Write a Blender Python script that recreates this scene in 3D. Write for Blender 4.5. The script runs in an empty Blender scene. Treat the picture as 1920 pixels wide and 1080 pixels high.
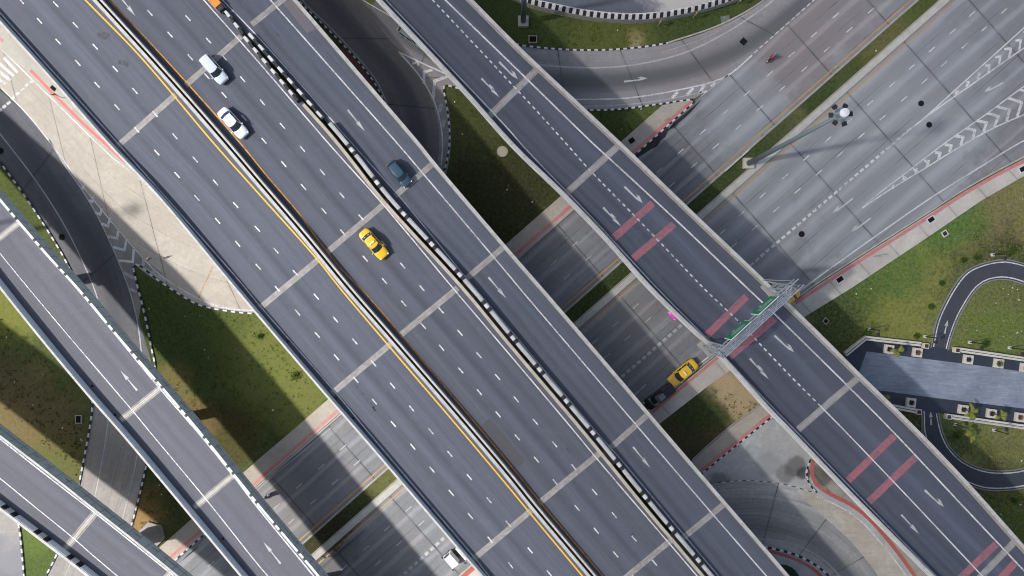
import bpy, bmesh, math, random
from mathutils import Vector, Matrix
from mathutils.geometry import tessellate_polygon
random.seed(7)
S = bpy.context.scene
COL = S.collection
# ---------------------------------------------------------------- camera, sky, sun, exposure
F = 1280.0            # focal length in pixels of the 1920 px wide picture
H = 98.5              # drone height (m)
cam = bpy.data.cameras.new('camera'); co = bpy.data.objects.new('camera', cam); COL.objects.link(co)
co.location = (0, 0, H); co.rotation_euler = (0, 0, 0)
cam.sensor_width = 36; cam.lens = 36*F/1920; cam.clip_end = 5000; cam.clip_start = 1
S.camera = co
W = bpy.data.worlds.new('World'); S.world = W; W.use_nodes = True
wn = W.node_tree; bg = wn.nodes['Background']
sky = wn.nodes.new('ShaderNodeTexSky'); sky.sky_type = 'NISHITA'; sky.sun_disc = False
SUN_EL = math.radians(45); SUN_DIR = Vector((-0.982, -0.19, 1.0)).normalized()
sky.sun_elevation = SUN_EL; sky.sun_rotation = math.atan2(-0.982, -0.19)
sky.altitude = 0; sky.air_density = 1.0; sky.dust_density = 2.5; sky.ozone_density = 1.0
hs = wn.nodes.new('ShaderNodeHueSaturation'); hs.inputs['Saturation'].default_value = .72; wn.links.new(sky.outputs[0], hs.inputs['Color']); wn.links.new(hs.outputs[0], bg.inputs[0]); bg.inputs[1].default_value = 0.090
sl = bpy.data.lights.new('sun', 'SUN'); sl.energy = 3.8; sl.angle = math.radians(2.4); sl.color = (1.0, 0.955, 0.89)
so = bpy.data.objects.new('sun', sl); COL.objects.link(so)
so.rotation_euler = SUN_DIR.to_track_quat('Z', 'Y').to_euler(); so.location = (-60, -12, 60)
S.view_settings.view_transform = 'Standard'; S.view_settings.look = 'None'
S.view_settings.exposure = 0.80; S.view_settings.gamma = 1.0
S.cycles.filter_width = 1.05

# ---------------------------------------------------------------- helpers
def P(u, v, z=0.0):
    k = (H - z)/F
    return Vector(((u-960)*k, (540-v)*k, z))
def PX(pts, z): return [P(u, v, z) for u, v in pts]

def smooth(pts, step=1.2, close=False):
    """Catmull-Rom through Vectors, about one sample per step metres"""
    pts = [Vector(p) for p in pts]
    if len(pts) < 3 and not close: 
        n = max(1, int((pts[1]-pts[0]).length/step)); return [pts[0].lerp(pts[1], i/n) for i in range(n+1)]
    out = []
    n = len(pts)
    rng = range(n) if close else range(n-1)
    for i in rng:
        p1, p2 = pts[i], pts[(i+1) % n]
        p0 = pts[(i-1) % n] if (close or i > 0) else p1*2-p2
        p3 = pts[(i+2) % n] if (close or i+2 < n) else p2*2-p1
        # centripetal-ish tangents
        d0 = max((p1-p0).length, 1e-3)**.5; d1 = max((p2-p1).length, 1e-3)**.5; d2 = max((p3-p2).length, 1e-3)**.5
        m1 = ((p1-p0)/d0 - (p2-p0)/(d0+d1) + (p2-p1)/d1)*d1
        m2 = ((p2-p1)/d1 - (p3-p1)/(d1+d2) + (p3-p2)/d2)*d1
        k = max(1, int(math.ceil((p2-p1).length/step)))
        for j in range(k):
            t = j/k; t2 = t*t; t3 = t2*t
            out.append(p1*(2*t3-3*t2+1) + m1*(t3-2*t2+t) + p2*(-2*t3+3*t2) + m2*(t3-t2))
    if not close: out.append(pts[-1])
    return out
def arclen(p):
    s = [0.0]
    for a, b in zip(p, p[1:]): s.append(s[-1]+(b-a).length)
    return s
def resample(p, n):
    s = arclen(p); L = s[-1]; out = []; j = 0
    for i in range(n+1):
        t = L*i/n
        while j < len(s)-2 and s[j+1] < t: j += 1
        f = 0 if s[j+1] == s[j] else (t-s[j])/(s[j+1]-s[j])
        out.append(p[j].lerp(p[j+1], max(0, min(1, f))))
    return out
def at_s(p, s, t):
    j = 0
    while j < len(s)-2 and s[j+1] < t: j += 1
    f = 0 if s[j+1] == s[j] else (t-s[j])/(s[j+1]-s[j])
    d = (p[j+1]-p[j]); d = d.normalized() if d.length > 0 else Vector((1, 0, 0))
    return p[j].lerp(p[j+1], f), d
def normals(p):
    out = []
    for i in range(len(p)):
        a = p[max(0, i-1)]; b = p[min(len(p)-1, i+1)]
        d = (b-a); d.z = 0; d.normalize()
        out.append(Vector((-d.y, d.x, 0)))      # to the left of travel
    return out
def offset(p, d): return [a+n*d for a, n in zip(p, normals(p))]
def cutp(p, s, t0, t1):
    L = s[-1]; t0 = max(0, t0); t1 = min(L, t1)
    out = [at_s(p, s, t0)[0]]
    out += [q for q, t in zip(p, s) if t0 < t < t1]
    out.append(at_s(p, s, t1)[0]); return out

class MB:
    def __init__(s): s.v = []; s.f = []; s.m = []; s.uv = []
    def add(s, verts, faces, m=0, uvs=None):
        b = len(s.v); s.v += [tuple(x) for x in verts]
        s.uv += (uvs if uvs else [(x[0], x[1]) for x in verts])
        for f in faces: s.f.append([b+i for i in f]); s.m.append(m)
    def quad(s, a, b, c, d, m=0): s.add([a, b, c, d], [(0, 1, 2, 3)], m)
    def strip(s, L, R, m=0, uv=True):
        n = len(L); sl_ = arclen(L)
        vs = []; us = []
        for i in range(n):
            vs += [L[i], R[i]]; us += [(sl_[i], 0.0), (sl_[i], (R[i]-L[i]).length)]
        s.add(vs, [(2*i, 2*i+1, 2*i+3, 2*i+2) for i in range(n-1)], m, us)
    def line(s, p, w, m=0): s.strip(offset(p, w/2), offset(p, -w/2), m)
    def poly(s, pts, m=0, uvs=None):
        tri = tessellate_polygon([[Vector(p) for p in pts]])
        # keep upward normals
        fs = []
        for t in tri:
            a, b, c = [Vector(pts[i]) for i in t]
            fs.append(t if (b-a).cross(c-a).z > 0 else t[::-1])
        s.add(pts, fs, m, uvs)
    def slab(s, pts, z0, z1, m=0, ms=None):
        """closed outline extruded from z0 to z1"""
        top = [Vector((p[0], p[1], z1)) for p in pts]; s.poly(top, m)
        n = len(pts); area = sum(pts[i][0]*pts[(i+1) % n][1]-pts[(i+1) % n][0]*pts[i][1] for i in range(n))
        o = list(range(n)) if area > 0 else list(range(n))[::-1]
        for k in range(n):
            a, b = pts[o[k]], pts[o[(k+1) % n]]
            s.quad((a[0], a[1], z0), (b[0], b[1], z0), (b[0], b[1], z1), (a[0], a[1], z1), m if ms is None else ms)
    def sweep(s, p, prof, m=0, pattern=None, cap=True):
        """profile = [(offset to left, z)] closed loop; pattern=[(length, material)] repeating"""
        sl_ = arclen(p); L = sl_[-1]
        segs = []
        if pattern:
            t = 0; i = 0
            while t < L:
                ln, mm = pattern[i % len(pattern)]; segs.append((t, min(L, t+ln), mm)); t += ln; i += 1
        else: segs = [(0, L, m)]
        for t0, t1, mm in segs:
            if t1-t0 < 1e-4: continue
            q = cutp(p, sl_, t0, t1); ns = normals(q)
            if pattern:      # use the direction of the full path at the ends
                for e, t in ((0, t0), (-1, t1)):
                    d = at_s(p, sl_, t)[1]; ns[e] = Vector((-d.y, d.x, 0)).normalized()
            k = len(prof); vs = []; us = []; acc = t0
            for i, (a, n) in enumerate(zip(q, ns)):
                if i: acc += (q[i]-q[i-1]).length
                for j, (o, z) in enumerate(prof):
                    vs.append((a.x+n.x*o, a.y+n.y*o, z)); us.append((acc, j*.5))
            fs = []
            for i in range(len(q)-1):
                for j in range(k):
                    fs.append((i*k+j, (i+1)*k+j, (i+1)*k+(j+1) % k, i*k+(j+1) % k))
            if cap:
                fs.append(tuple(range(k))[::-1]); fs.append(tuple((len(q)-1)*k+j for j in range(k)))
            s.add(vs, fs, mm, us)
    def box(s, c, size, rot=0.0, m=0, M=None):
        hx, hy, hz = size[0]/2, size[1]/2, size[2]/2
        if M is None: M = Matrix.Translation(c) @ Matrix.Rotation(rot, 4, 'Z')
        vs = [M @ Vector((x*hx, y*hy, z*hz)) for z in (-1, 1) for x, y in ((-1, -1), (1, -1), (1, 1), (-1, 1))]
        s.add(vs, [(3, 2, 1, 0), (4, 5, 6, 7), (0, 1, 5, 4), (1, 2, 6, 5), (2, 3, 7, 6), (3, 0, 4, 7)], m)
    def tube(s, a, b, r0, r1=None, n=8, m=0):
        a = Vector(a); b = Vector(b); r1 = r0 if r1 is None else r1
        d = (b-a).normalized(); x = d.orthogonal().normalized(); y = d.cross(x)
        vs = []
        for c, r in ((a, r0), (b, r1)):
            for i in range(n):
                t = 2*math.pi*i/n; vs.append(c+x*r*math.cos(t)+y*r*math.sin(t))
        fs = [(i, (i+1) % n, n+(i+1) % n, n+i) for i in range(n)]
        fs += [tuple(range(n))[::-1], tuple(range(n, 2*n))]
        s.add(vs, fs, m)
    def disc(s, c, r, n=24, m=0):
        s.add([Vector(c)+Vector((r*math.cos(2*math.pi*i/n), r*math.sin(2*math.pi*i/n), 0)) for i in range(n)], [tuple(range(n))], m)
    def ball(s, c, r, m=0, nu=10, nv=6, sz=1.0):
        vs = []
        for j in range(nv+1):
            ph = math.pi*j/nv
            for i in range(nu):
                t = 2*math.pi*i/nu
                vs.append(Vector(c)+Vector((r*math.sin(ph)*math.cos(t), r*math.sin(ph)*math.sin(t), r*sz*math.cos(ph))))
        fs = []
        for j in range(nv):
            for i in range(nu):
                a = j*nu+i; b = j*nu+(i+1) % nu
                fs.append((a, a+nu, b+nu, b))
        s.add(vs, fs, m)
    def build(s, name, mats, parent=None, smooth_=False, kind=None, **tg):
        me = bpy.data.meshes.new(name); me.from_pydata(s.v, [], s.f)
        if not isinstance(mats, (list, tuple)): mats = [mats]
        for m in mats: me.materials.append(m)
        me.polygons.foreach_set('material_index', s.m)
        ul = me.uv_layers.new(name='UVMap')
        li = [0]*len(me.loops); me.loops.foreach_get('vertex_index', li)
        flat = []
        for i in li: flat += s.uv[i]
        ul.data.foreach_set('uv', flat)
        if smooth_: me.polygons.foreach_set('use_smooth', [True]*len(me.polygons))
        me.update()
        o = bpy.data.objects.new(name, me); COL.objects.link(o)
        if parent is not None: o.parent = parent
        if kind: o['kind'] = kind
        for k, v in tg.items(): o[k] = v
        return o
def empty(name, loc, label, cat, rz=0.0, group=None):
    o = bpy.data.objects.new(name, None); COL.objects.link(o); o.location = loc; o.rotation_euler = (0, 0, rz)
    o.empty_display_size = .5; o['label'] = label; o['category'] = cat
    if group: o['group'] = group
    return o
def copy_tree(o, parent=None):
    c = o.copy(); COL.objects.link(c)
    if parent is not None: c.parent = parent
    for ch in list(o.children): copy_tree(ch, c)
    return c

# ---------------------------------------------------------------- materials
class NT:
    def __init__(s, name):
        s.mat = bpy.data.materials.new(name); s.mat.use_nodes = True
        s.t = s.mat.node_tree; s.b = s.t.nodes['Principled BSDF']; s.l = s.t.links
    def n(s, typ, **kw):
        x = s.t.nodes.new(typ)
        for k, v in kw.items(): setattr(x, k, v)
        return x
    def put(s, inp, val):
        if isinstance(val, bpy.types.NodeSocket): s.l.new(val, inp)
        else: inp.default_value = val
    def math(s, op, a, b=0.0, c=0.0, clamp=False):
        x = s.n('ShaderNodeMath', operation=op, use_clamp=clamp); s.put(x.inputs[0], a); s.put(x.inputs[1], b)
        if op in ('MULTIPLY_ADD', 'SMOOTH_MIN'): s.put(x.inputs[2], c)
        return x.outputs[0]
    def mix(s, f, a, b, mode='MIX'):
        x = s.n('ShaderNodeMix', data_type='RGBA', blend_type=mode); s.put(x.inputs[0], f)
        s.put(x.inputs[6], a if isinstance(a, bpy.types.NodeSocket) else (*a, 1)); s.put(x.inputs[7], b if isinstance(b, bpy.types.NodeSocket) else (*b, 1))
        return x.outputs[2]
    def rng(s, v, a, b, c=0.0, d=1.0, sm=False):
        x = s.n('ShaderNodeMapRange', clamp=True); 
        if sm: x.interpolation_type = 'SMOOTHSTEP'
        s.put(x.inputs[0], v); x.inputs[1].default_value = a; x.inputs[2].default_value = b; x.inputs[3].default_value = c; x.inputs[4].default_value = d
        return x.outputs[0]
    def noise(s, vec, sc, det=4, ro=.55, dist=0.0):
        x = s.n('ShaderNodeTexNoise'); x.inputs['Scale'].default_value = sc; x.inputs['Detail'].default_value = det
        x.inputs['Roughness'].default_value = ro; x.inputs['Distortion'].default_value = dist
        s.l.new(vec, x.inputs['Vector']); return x.outputs[0]
    def comb(s, a, b, c=0.0):
        x = s.n('ShaderNodeCombineXYZ'); s.put(x.inputs[0], a); s.put(x.inputs[1], b); s.put(x.inputs[2], c); return x.outputs[0]
    def sep(s, v):
        x = s.n('ShaderNodeSeparateXYZ'); s.l.new(v, x.inputs[0]); return x.outputs
    def uv(s): return s.n('ShaderNodeTexCoord').outputs['UV']
    def pos(s): return s.n('ShaderNodeNewGeometry').outputs['Position']
    def vscale(s, v, sx, sy, sz=1.0):
        x = s.n('ShaderNodeVectorMath', operation='MULTIPLY'); s.l.new(v, x.inputs[0]); x.inputs[1].default_value = (sx, sy, sz); return x.outputs[0]
    def spot(s, pos, u, v, r, soft=.5, wob=None):
        """soft-edged irregular spot centred on the ground point under pixel (u,v), radius r metres"""
        c = P(u, v, 0)
        d = s.n('ShaderNodeVectorMath', operation='DISTANCE'); s.l.new(pos, d.inputs[0]); d.inputs[1].default_value = (c.x, c.y, 0)
        q = s.math('DIVIDE', d.outputs['Value'], r)
        if wob is not None: q = s.math('ADD', q, s.math('MULTIPLY', s.math('SUBTRACT', wob, .5), 1.6))
        return s.rng(q, 1+soft/2, 1-soft/2, 0, 1, True)
    def fin(s, col, rough=.85, bump=None, bs=.3, bd=.02, spec=.35, metal=0.0):
        s.put(s.b.inputs['Base Color'], col if isinstance(col, bpy.types.NodeSocket) else (*col, 1))
        s.put(s.b.inputs['Roughness'], rough); s.b.inputs['Metallic'].default_value = metal
        s.b.inputs['Specular IOR Level'].default_value = spec
        if bump is not None:
            x = s.n('ShaderNodeBump'); x.inputs['Strength'].default_value = bs; x.inputs['Distance'].default_value = bd
            s.l.new(bump, x.inputs['Height']); s.l.new(x.outputs[0], s.b.inputs['Normal'])
        return s.mat

def m_plain(name, col, rough=.6, spec=.4, metal=0.0, var=.12, sc=3.0):
    t = NT(name); p = t.n('ShaderNodeTexCoord').outputs['Object']
    n = t.noise(p, sc, 4); lo = tuple(c*(1-var) for c in col); hi = tuple(min(1, c*(1+var)) for c in col)
    return t.fin(t.mix(n, lo, hi), rough, spec=spec, metal=metal)
def m_deck(name, base, lane=3.1, v0=0.0, warm=.5, contrast=1.0, bands=()):
    t = NT(name); uv = t.uv(); sx = t.sep(uv); pos = t.pos()
    streak = t.noise(t.vscale(uv, .035, .9), 1.0, 5, .6)
    fine = t.noise(pos, 9.0, 3, .7)
    big = t.noise(pos, .06, 3, .5)
    blot = t.noise(pos, .5, 4, .6, .5)
    wheel = t.math('SINE', t.math('MULTIPLY', t.math('SUBTRACT', sx[1], v0), 2*math.pi/lane))
    wheel = t.math('ADD', t.math('MULTIPLY', wheel, .5), .5)
    d = tuple(c*.80 for c in base); l = tuple(c*1.16 for c in base)
    col = t.mix(t.rng(streak, .3, .7), d, l)
    st2 = t.noise(t.vscale(uv, .012, 2.6), 1.0, 4, .65); col = t.mix(t.rng(st2, .45, .75, 0, .5), col, tuple(c*.66 for c in base))
    st3 = t.noise(t.vscale(uv, .02, .55), 1.0, 3, .5); col = t.mix(t.rng(st3, .5, .75, 0, .55), col, (base[0]*1.12, base[1]*1.22, base[2]*1.32))
    band = tuple(c*.77 for c in base)
    col = t.mix(t.math('MULTIPLY', t.math('POWER', wheel, 3.0), .55*contrast), col, band)
    for (bv, bw, f, amt) in bands:      # (metres from the left edge, half width, tone, amount)
        q = t.math('ABSOLUTE', t.math('SUBTRACT', t.math('ADD', sx[1], t.math('MULTIPLY', t.math('SUBTRACT', blot, .5), .5)), bv))
        col = t.mix(t.rng(q, bw, bw*.1, 0, amt, True), col, tuple(c*f for c in base))
    col = t.mix(t.rng(big, .42, .66, 0, warm), col, (base[0]*1.28, base[1]*1.10, base[2]*1.0))
    col = t.mix(t.rng(blot, .55, .8, 0, .25), col, tuple(c*1.25 for c in base))
    col = t.mix(t.rng(fine, .35, .65), t.mix(.5, col, (0, 0, 0), 'MIX'), col) if False else t.mix(t.rng(fine, .3, .7, 0, .38), col, tuple(c*.5 for c in base))
    spk = t.noise(pos, 22.0, 1); col = t.mix(t.rng(spk, .68, .74, 0, .35), col, (.35, .35, .36))
    stain = t.noise(t.vscale(uv, .25, 1.1), 1.0, 5, .7, .8)
    col = t.mix(t.rng(stain, .64, .78, 0, .55), col, (.04, .04, .046))
    skid = t.noise(t.vscale(uv, .05, 4.5), 1.0, 3, .5); reg = t.noise(pos, .09, 3, .6); col = t.mix(t.math('MULTIPLY', t.rng(skid, .60, .68, 0, .6), t.rng(reg, .48, .6)), col, tuple(c*.6 for c in base))
    dust = t.noise(pos, .35, 6, .7, .4); col = t.mix(t.rng(dust, .56, .74, 0, .22), col, (base[0]*1.5, base[1]*1.5, base[2]*1.48))
    return t.fin(col, .82, fine, .35, .01)
def m_conc(name, base, dark, pink=0.0, slab=(11.0, 3.3), joints=True, rot=None, streaks=1.0, spots=(), jw=.05, bands=(), wheel=0.0):
    """concrete carriageway: slabs of slightly different tone, sawn joints, tyre-darkened wheel paths"""
    t = NT(name); pos = t.pos()
    if rot is None: uv = t.uv()
    else:
        x = t.n('ShaderNodeVectorRotate', rotation_type='Z_AXIS'); t.l.new(pos, x.inputs[0]); x.inputs['Angle'].default_value = -rot; uv = x.outputs[0]
    sx = t.sep(uv)
    wob = t.noise(pos, .35, 3)
    u = t.math('DIVIDE', t.math('ADD', sx[0], t.math('MULTIPLY', wob, .12)), slab[0]); v = t.math('DIVIDE', t.math('ADD', sx[1], t.math('MULTIPLY', wob, .08)), slab[1])
    cell = t.comb(t.math('FLOOR', u), t.math('FLOOR', v))
    wn_ = t.n('ShaderNodeTexWhiteNoise', noise_dimensions='2D'); t.l.new(cell, wn_.inputs[0]); r = wn_.outputs[0]
    streak = t.noise(t.vscale(uv, .05, 1.0), 1.0, 5, .6)
    blot = t.noise(pos, .22, 6, .65, .6); fine = t.noise(pos, 7.0, 4, .7); fine2 = t.noise(pos, 1.6, 5, .65, .3)
    col = t.mix(t.rng(t.math('MULTIPLY_ADD', streak, streaks, t.math('MULTIPLY', blot, 1-streaks*.5)), .35, 1.05), dark, base)
    col = t.mix(t.math('MULTIPLY', t.rng(blot, .45, .72), .6), col, tuple(c*1.15 for c in base))
    if pink: col = t.mix(t.math('MULTIPLY', t.rng(r, .55, .75), pink), col, (base[0]*.80, base[1]*.66, base[2]*.58))
    col = t.mix(t.rng(r, 0, 1, 0, .20), col, tuple(c*.55 for c in base))
    col = t.mix(t.rng(fine2, .35, .65, .0, .30), col, tuple(c*.62 for c in dark))
    col = t.mix(t.rng(fine, .3, .7, 0, .3), col, tuple(c*.45 for c in base))
    tm = t.noise(t.vscale(uv, .03, 3.2), 1.0, 4, .7); col = t.mix(t.rng(tm, .52, .72, 0, .4*streaks), col, tuple(c*.55 for c in dark))
    cr = t.noise(pos, .9, 8, .75, 1.2); col = t.mix(t.rng(t.math('ABSOLUTE', t.math('SUBTRACT', cr, .5)), .008, 0, 0, .35), col, tuple(c*.4 for c in dark))
    dk = t.noise(pos, .5, 7, .7, 1.0); col = t.mix(t.rng(dk, .62, .76, 0, .5), col, tuple(c*.7 for c in dark))
    for (su, sv, sr, sc, amt) in spots:
        m = t.spot(pos, su, sv, sr, .6, wob=t.noise(pos, .35, 5, .6)); col = t.mix(t.math('MULTIPLY', m, amt), col, sc)
    if wheel:
        wv = t.math('ABSOLUTE', t.math('SUBTRACT', t.math('FRACT', t.math('ADD', v, t.math('MULTIPLY', t.math('SUBTRACT', streak, .5), .5))), .5))
        col = t.mix(t.rng(wv, .12, .34, 0, wheel, True), col, tuple(c*.62 for c in base)); col = t.mix(t.rng(wv, .16, .02, 0, wheel*.8, True), col, tuple(c*1.22 for c in base))
    for (bv, bw, bc, amt) in bands:      # tyre-polished band at v = bv metres across
        q = t.math('ABSOLUTE', t.math('SUBTRACT', t.math('ADD', sx[1], t.math('MULTIPLY', t.math('SUBTRACT', streak, .5), 1.2)), bv))
        col = t.mix(t.rng(q, bw, bw*.15, 0, amt, True), col, bc)
    if joints:
        fu = t.math('ABSOLUTE', t.math('SUBTRACT', t.math('FRACT', u), .5)); fv = t.math('ABSOLUTE', t.math('SUBTRACT', t.math('FRACT', v), .5))
        ju = t.math('GREATER_THAN', fu, .5-jw/slab[0]); jv = t.math('GREATER_THAN', fv, .5-jw*.8/slab[1])
        j = t.math('MAXIMUM', ju, t.math('MULTIPLY', jv, t.rng(t.noise(pos, .12, 2), .42, .58, .05, .75)))
        j = t.math('MULTIPLY', j, t.rng(t.noise(pos, .5, 3), .35, .6, .25, .95))
        col = t.mix(j, col, (.022, .022, .025))
        j2 = t.rng(t.math('MAXIMUM', t.math('SUBTRACT', fu, .5-.35/slab[0]), 0), 0, .35/slab[0], 0, .25)
        col = t.mix(j2, col, tuple(c*.4 for c in dark))
    return t.fin(col, .85, fine, .3, .01)

def grass_color(t, spots, tones):
    pos = t.pos()
    big = t.noise(pos, .045, 4, .6); mid = t.noise(pos, .28, 6, .68, .4); fine = t.noise(pos, 2.2, 6, .75); vf = t.noise(pos, 11.0, 3, .8)
    g1, g2, g3, br = tones
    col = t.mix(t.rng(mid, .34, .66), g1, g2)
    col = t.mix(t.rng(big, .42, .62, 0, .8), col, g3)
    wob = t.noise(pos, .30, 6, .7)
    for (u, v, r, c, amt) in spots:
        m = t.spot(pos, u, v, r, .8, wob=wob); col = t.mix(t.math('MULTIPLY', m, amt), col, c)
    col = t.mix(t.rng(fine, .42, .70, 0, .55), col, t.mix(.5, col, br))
    col = t.mix(t.rng(fine, .52, .30, 0, .5), col, t.mix(.72, col, (.006, .012, .003)))
    col = t.mix(t.rng(vf, .45, .25, 0, .55), col, t.mix(.7, col, (.004, .008, .002)))
    col = t.mix(t.rng(vf, .58, .78, 0, .45), col, t.mix(.5, col, (.30, .30, .10)))
    hs = t.n('ShaderNodeHueSaturation'); hs.inputs['Saturation'].default_value = .88; t.l.new(col, hs.inputs['Color']); col = hs.outputs[0]
    return col, t.math('ADD', t.math('MULTIPLY', fine, 1.0), t.math('MULTIPLY', vf, .6))

GREEN_D = (.030, .050, .010); DIRT = (.36, .25, .13); BROWN = (.10, .070, .028); OLIVE = (.10, .11, .018); LIME = (.22, .29, .045)
t = NT('grass')
gs = [ # (u, v, r, colour, amount)
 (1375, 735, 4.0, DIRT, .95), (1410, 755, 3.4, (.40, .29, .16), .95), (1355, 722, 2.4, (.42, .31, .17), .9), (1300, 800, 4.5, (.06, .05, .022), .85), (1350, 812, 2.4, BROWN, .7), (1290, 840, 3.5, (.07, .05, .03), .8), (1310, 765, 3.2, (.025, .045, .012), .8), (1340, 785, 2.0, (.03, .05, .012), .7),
 (1192, 72, 1.3, DIRT, .9), (1190, 86, .9, (.42, .30, .17), .9), (1140, 70, 5, OLIVE, .6), (1240, 50, 4, OLIVE, .5), (1330, 30, 5, (.03, .06, .012), .7), (1270, 62, 3.5, (.028, .055, .012), .7),
 (265, 960, 4.0, (.20, .11, .03), .85), (262, 985, 2.0, (.28, .16, .05), .9), (60, 800, 7, (.17, .115, .045), .85), (110, 850, 5, (.14, .11, .035), .75), (10, 745, 6, (.16, .12, .045), .8), (20, 575, 5, (.16, .17, .02), .8),
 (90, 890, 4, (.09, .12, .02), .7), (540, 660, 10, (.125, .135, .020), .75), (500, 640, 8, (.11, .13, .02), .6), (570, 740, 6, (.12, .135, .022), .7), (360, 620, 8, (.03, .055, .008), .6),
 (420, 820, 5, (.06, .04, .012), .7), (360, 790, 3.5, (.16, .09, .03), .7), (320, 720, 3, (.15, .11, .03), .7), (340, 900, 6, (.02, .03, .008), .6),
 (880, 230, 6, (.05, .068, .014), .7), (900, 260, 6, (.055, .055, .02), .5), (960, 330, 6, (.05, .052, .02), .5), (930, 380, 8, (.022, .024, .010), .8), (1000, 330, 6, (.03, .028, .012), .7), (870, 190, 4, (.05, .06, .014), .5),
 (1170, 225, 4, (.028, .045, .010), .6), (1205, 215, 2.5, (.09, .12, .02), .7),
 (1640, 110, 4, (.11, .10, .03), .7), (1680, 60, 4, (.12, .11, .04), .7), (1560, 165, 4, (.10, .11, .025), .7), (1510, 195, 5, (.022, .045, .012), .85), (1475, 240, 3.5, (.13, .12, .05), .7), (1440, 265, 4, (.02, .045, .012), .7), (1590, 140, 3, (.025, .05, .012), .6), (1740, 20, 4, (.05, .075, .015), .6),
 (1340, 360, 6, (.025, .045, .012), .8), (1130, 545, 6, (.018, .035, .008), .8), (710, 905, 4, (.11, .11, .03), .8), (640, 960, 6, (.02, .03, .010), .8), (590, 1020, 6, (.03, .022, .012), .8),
 (60, 1040, 5, (.06, .11, .015), .7), (60, 1000, 3, (.10, .15, .02), .6)]
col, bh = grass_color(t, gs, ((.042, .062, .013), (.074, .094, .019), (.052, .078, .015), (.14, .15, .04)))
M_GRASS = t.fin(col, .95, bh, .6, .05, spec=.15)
t = NT('park_grass')
ps = [(1700, 470, 9, LIME, .8), (1780, 400, 9, LIME, .8), (1850, 430, 7, (.13, .115, .045), .7), (1880, 390, 7, (.14, .12, .05), .75), (1830, 455, 4, (.17, .13, .07), .6), (1650, 520, 8, (.16, .20, .03), .6), (1640, 600, 9, (.155, .17, .028), .7), (1720, 590, 10, (.17, .185, .028), .7), (1780, 520, 7, (.15, .155, .035), .7),
 (1590, 550, 4, (.05, .11, .015), .7), (1620, 535, 4, (.045, .10, .015), .7), (1690, 500, 4, (.04, .12, .012), .7), (1760, 420, 4, (.04, .12, .012), .8), (1800, 410, 4, (.05, .13, .015), .8), (1565, 580, 4, (.05, .10, .015), .7), (1580, 630, 5, (.06, .08, .015), .8), (1550, 610, 5, (.03, .05, .012), .7),
 (1880, 545, 8, (.022, .030, .010), .85), (1910, 560, 7, (.020, .028, .010), .85), (1850, 575, 7, (.07, .09, .025), .8), (1880, 610, 8, (.12, .13, .04), .7), (1820, 620, 6, (.11, .14, .03), .7), (1880, 640, 5, (.09, .14, .02), .6),
 (1830, 830, 6, (.14, .15, .04), .7), (1880, 850, 6, (.13, .135, .05), .75), (1800, 800, 4, (.08, .13, .02), .7), (1790, 835, 2.5, (.035, .05, .015), .7), (1860, 950, 8, (.055, .06, .018), .8), (1900, 980, 8, (.05, .06, .016), .8), (1890, 1000, 4, (.09, .13, .02), .6), (1715, 790, 4, (.02, .03, .01), .9)]
col, bh = grass_color(t, ps, ((.17, .215, .028), (.28, .27, .060), (.24, .255, .055), (.36, .34, .11)))
M_PARK = t.fin(col, .95, bh, .6, .05, spec=.15)

DB = (.084, .093, .122)
M_D1 = m_deck('deck_asphalt_main', DB, 3.15, 1.2, .10, .7, bands=[(7.5, .75, .62, .75), (4.3, .7, .72, .65), (5.9, .8, 1.2, .6), (9.5, .9, 1.15, .5), (11.3, .6, 1.25, .4)])
M_D2 = m_deck('deck_asphalt_second', (.081, .089, .116), 3.15, .6, .04, .7, bands=[(7.2, .75, .64, .7), (4.0, .7, .72, .65), (5.6, .8, 1.15, .6), (9.0, .9, 1.1, .5), (11.5, .8, 1.15, .5)])
M_D3 = m_deck('deck_asphalt_ramp', (.082, .094, .126), 5.0, 1.6, .25, .5, bands=[(3.3, .9, .62, .8), (5.6, .8, .75, .5), (8.6, 1.4, 1.15, .5)])
M_D4 = m_deck('deck_asphalt_dark', (.070, .081, .112), 3.3, 1.0, .2, .4, bands=[(1.9, .6, .8, .5), (3.0, .7, .66, .75), (5.6, .8, .68, .75), (7.2, .5, .8, .4), (9.3, 1.2, 1.45, .7)])
M_DA = m_deck('deck_asphalt_pale', (.104, .108, .134), 4.6, .6, .2, .4, bands=[(2.2, .8, .88, .6), (4.6, .5, .80, .7), (6.4, .8, .85, .6)])
HR = math.atan2(.882, 1.0)
M_HWY = m_conc('highway_concrete', (.26, .27, .29), (.125, .13, .142), .5, (11.0, 3.3), True, HR, 1.1, wheel=.45,
   spots=[(1560, 60, 10, (.20, .168, .165), .7), (1500, 120, 7, (.20, .168, .165), .7), (1400, 200, 6, (.30, .315, .335), .5), (1650, 330, 14, (.32, .335, .36), .5), (1720, 180, 12, (.29, .305, .33), .5), (1400, 430, 9, (.29, .30, .32), .5), (1250, 330, 6, (.06, .06, .07), .5), (1170, 600, 5, (.20, .19, .18), .5), (1450, 330, 8, (.25, .27, .28), .4), (1800, 60, 10, (.20, .21, .25), .4),
          (560, 880, 6, (.07, .07, .08), .4), (600, 1030, 4, (.03, .03, .03), .7), (640, 1010, 3, (.03, .03, .03), .6), (520, 960, 6, (.20, .18, .165), .5), (1620, 330, 12, (.22, .235, .25), .35)])
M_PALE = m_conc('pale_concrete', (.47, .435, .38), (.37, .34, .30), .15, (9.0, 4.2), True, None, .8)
M_MID = m_conc('worn_concrete', (.33, .325, .315), (.17, .17, .18), .3, (8.0, 3.8), True, None, 1.0)
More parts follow.
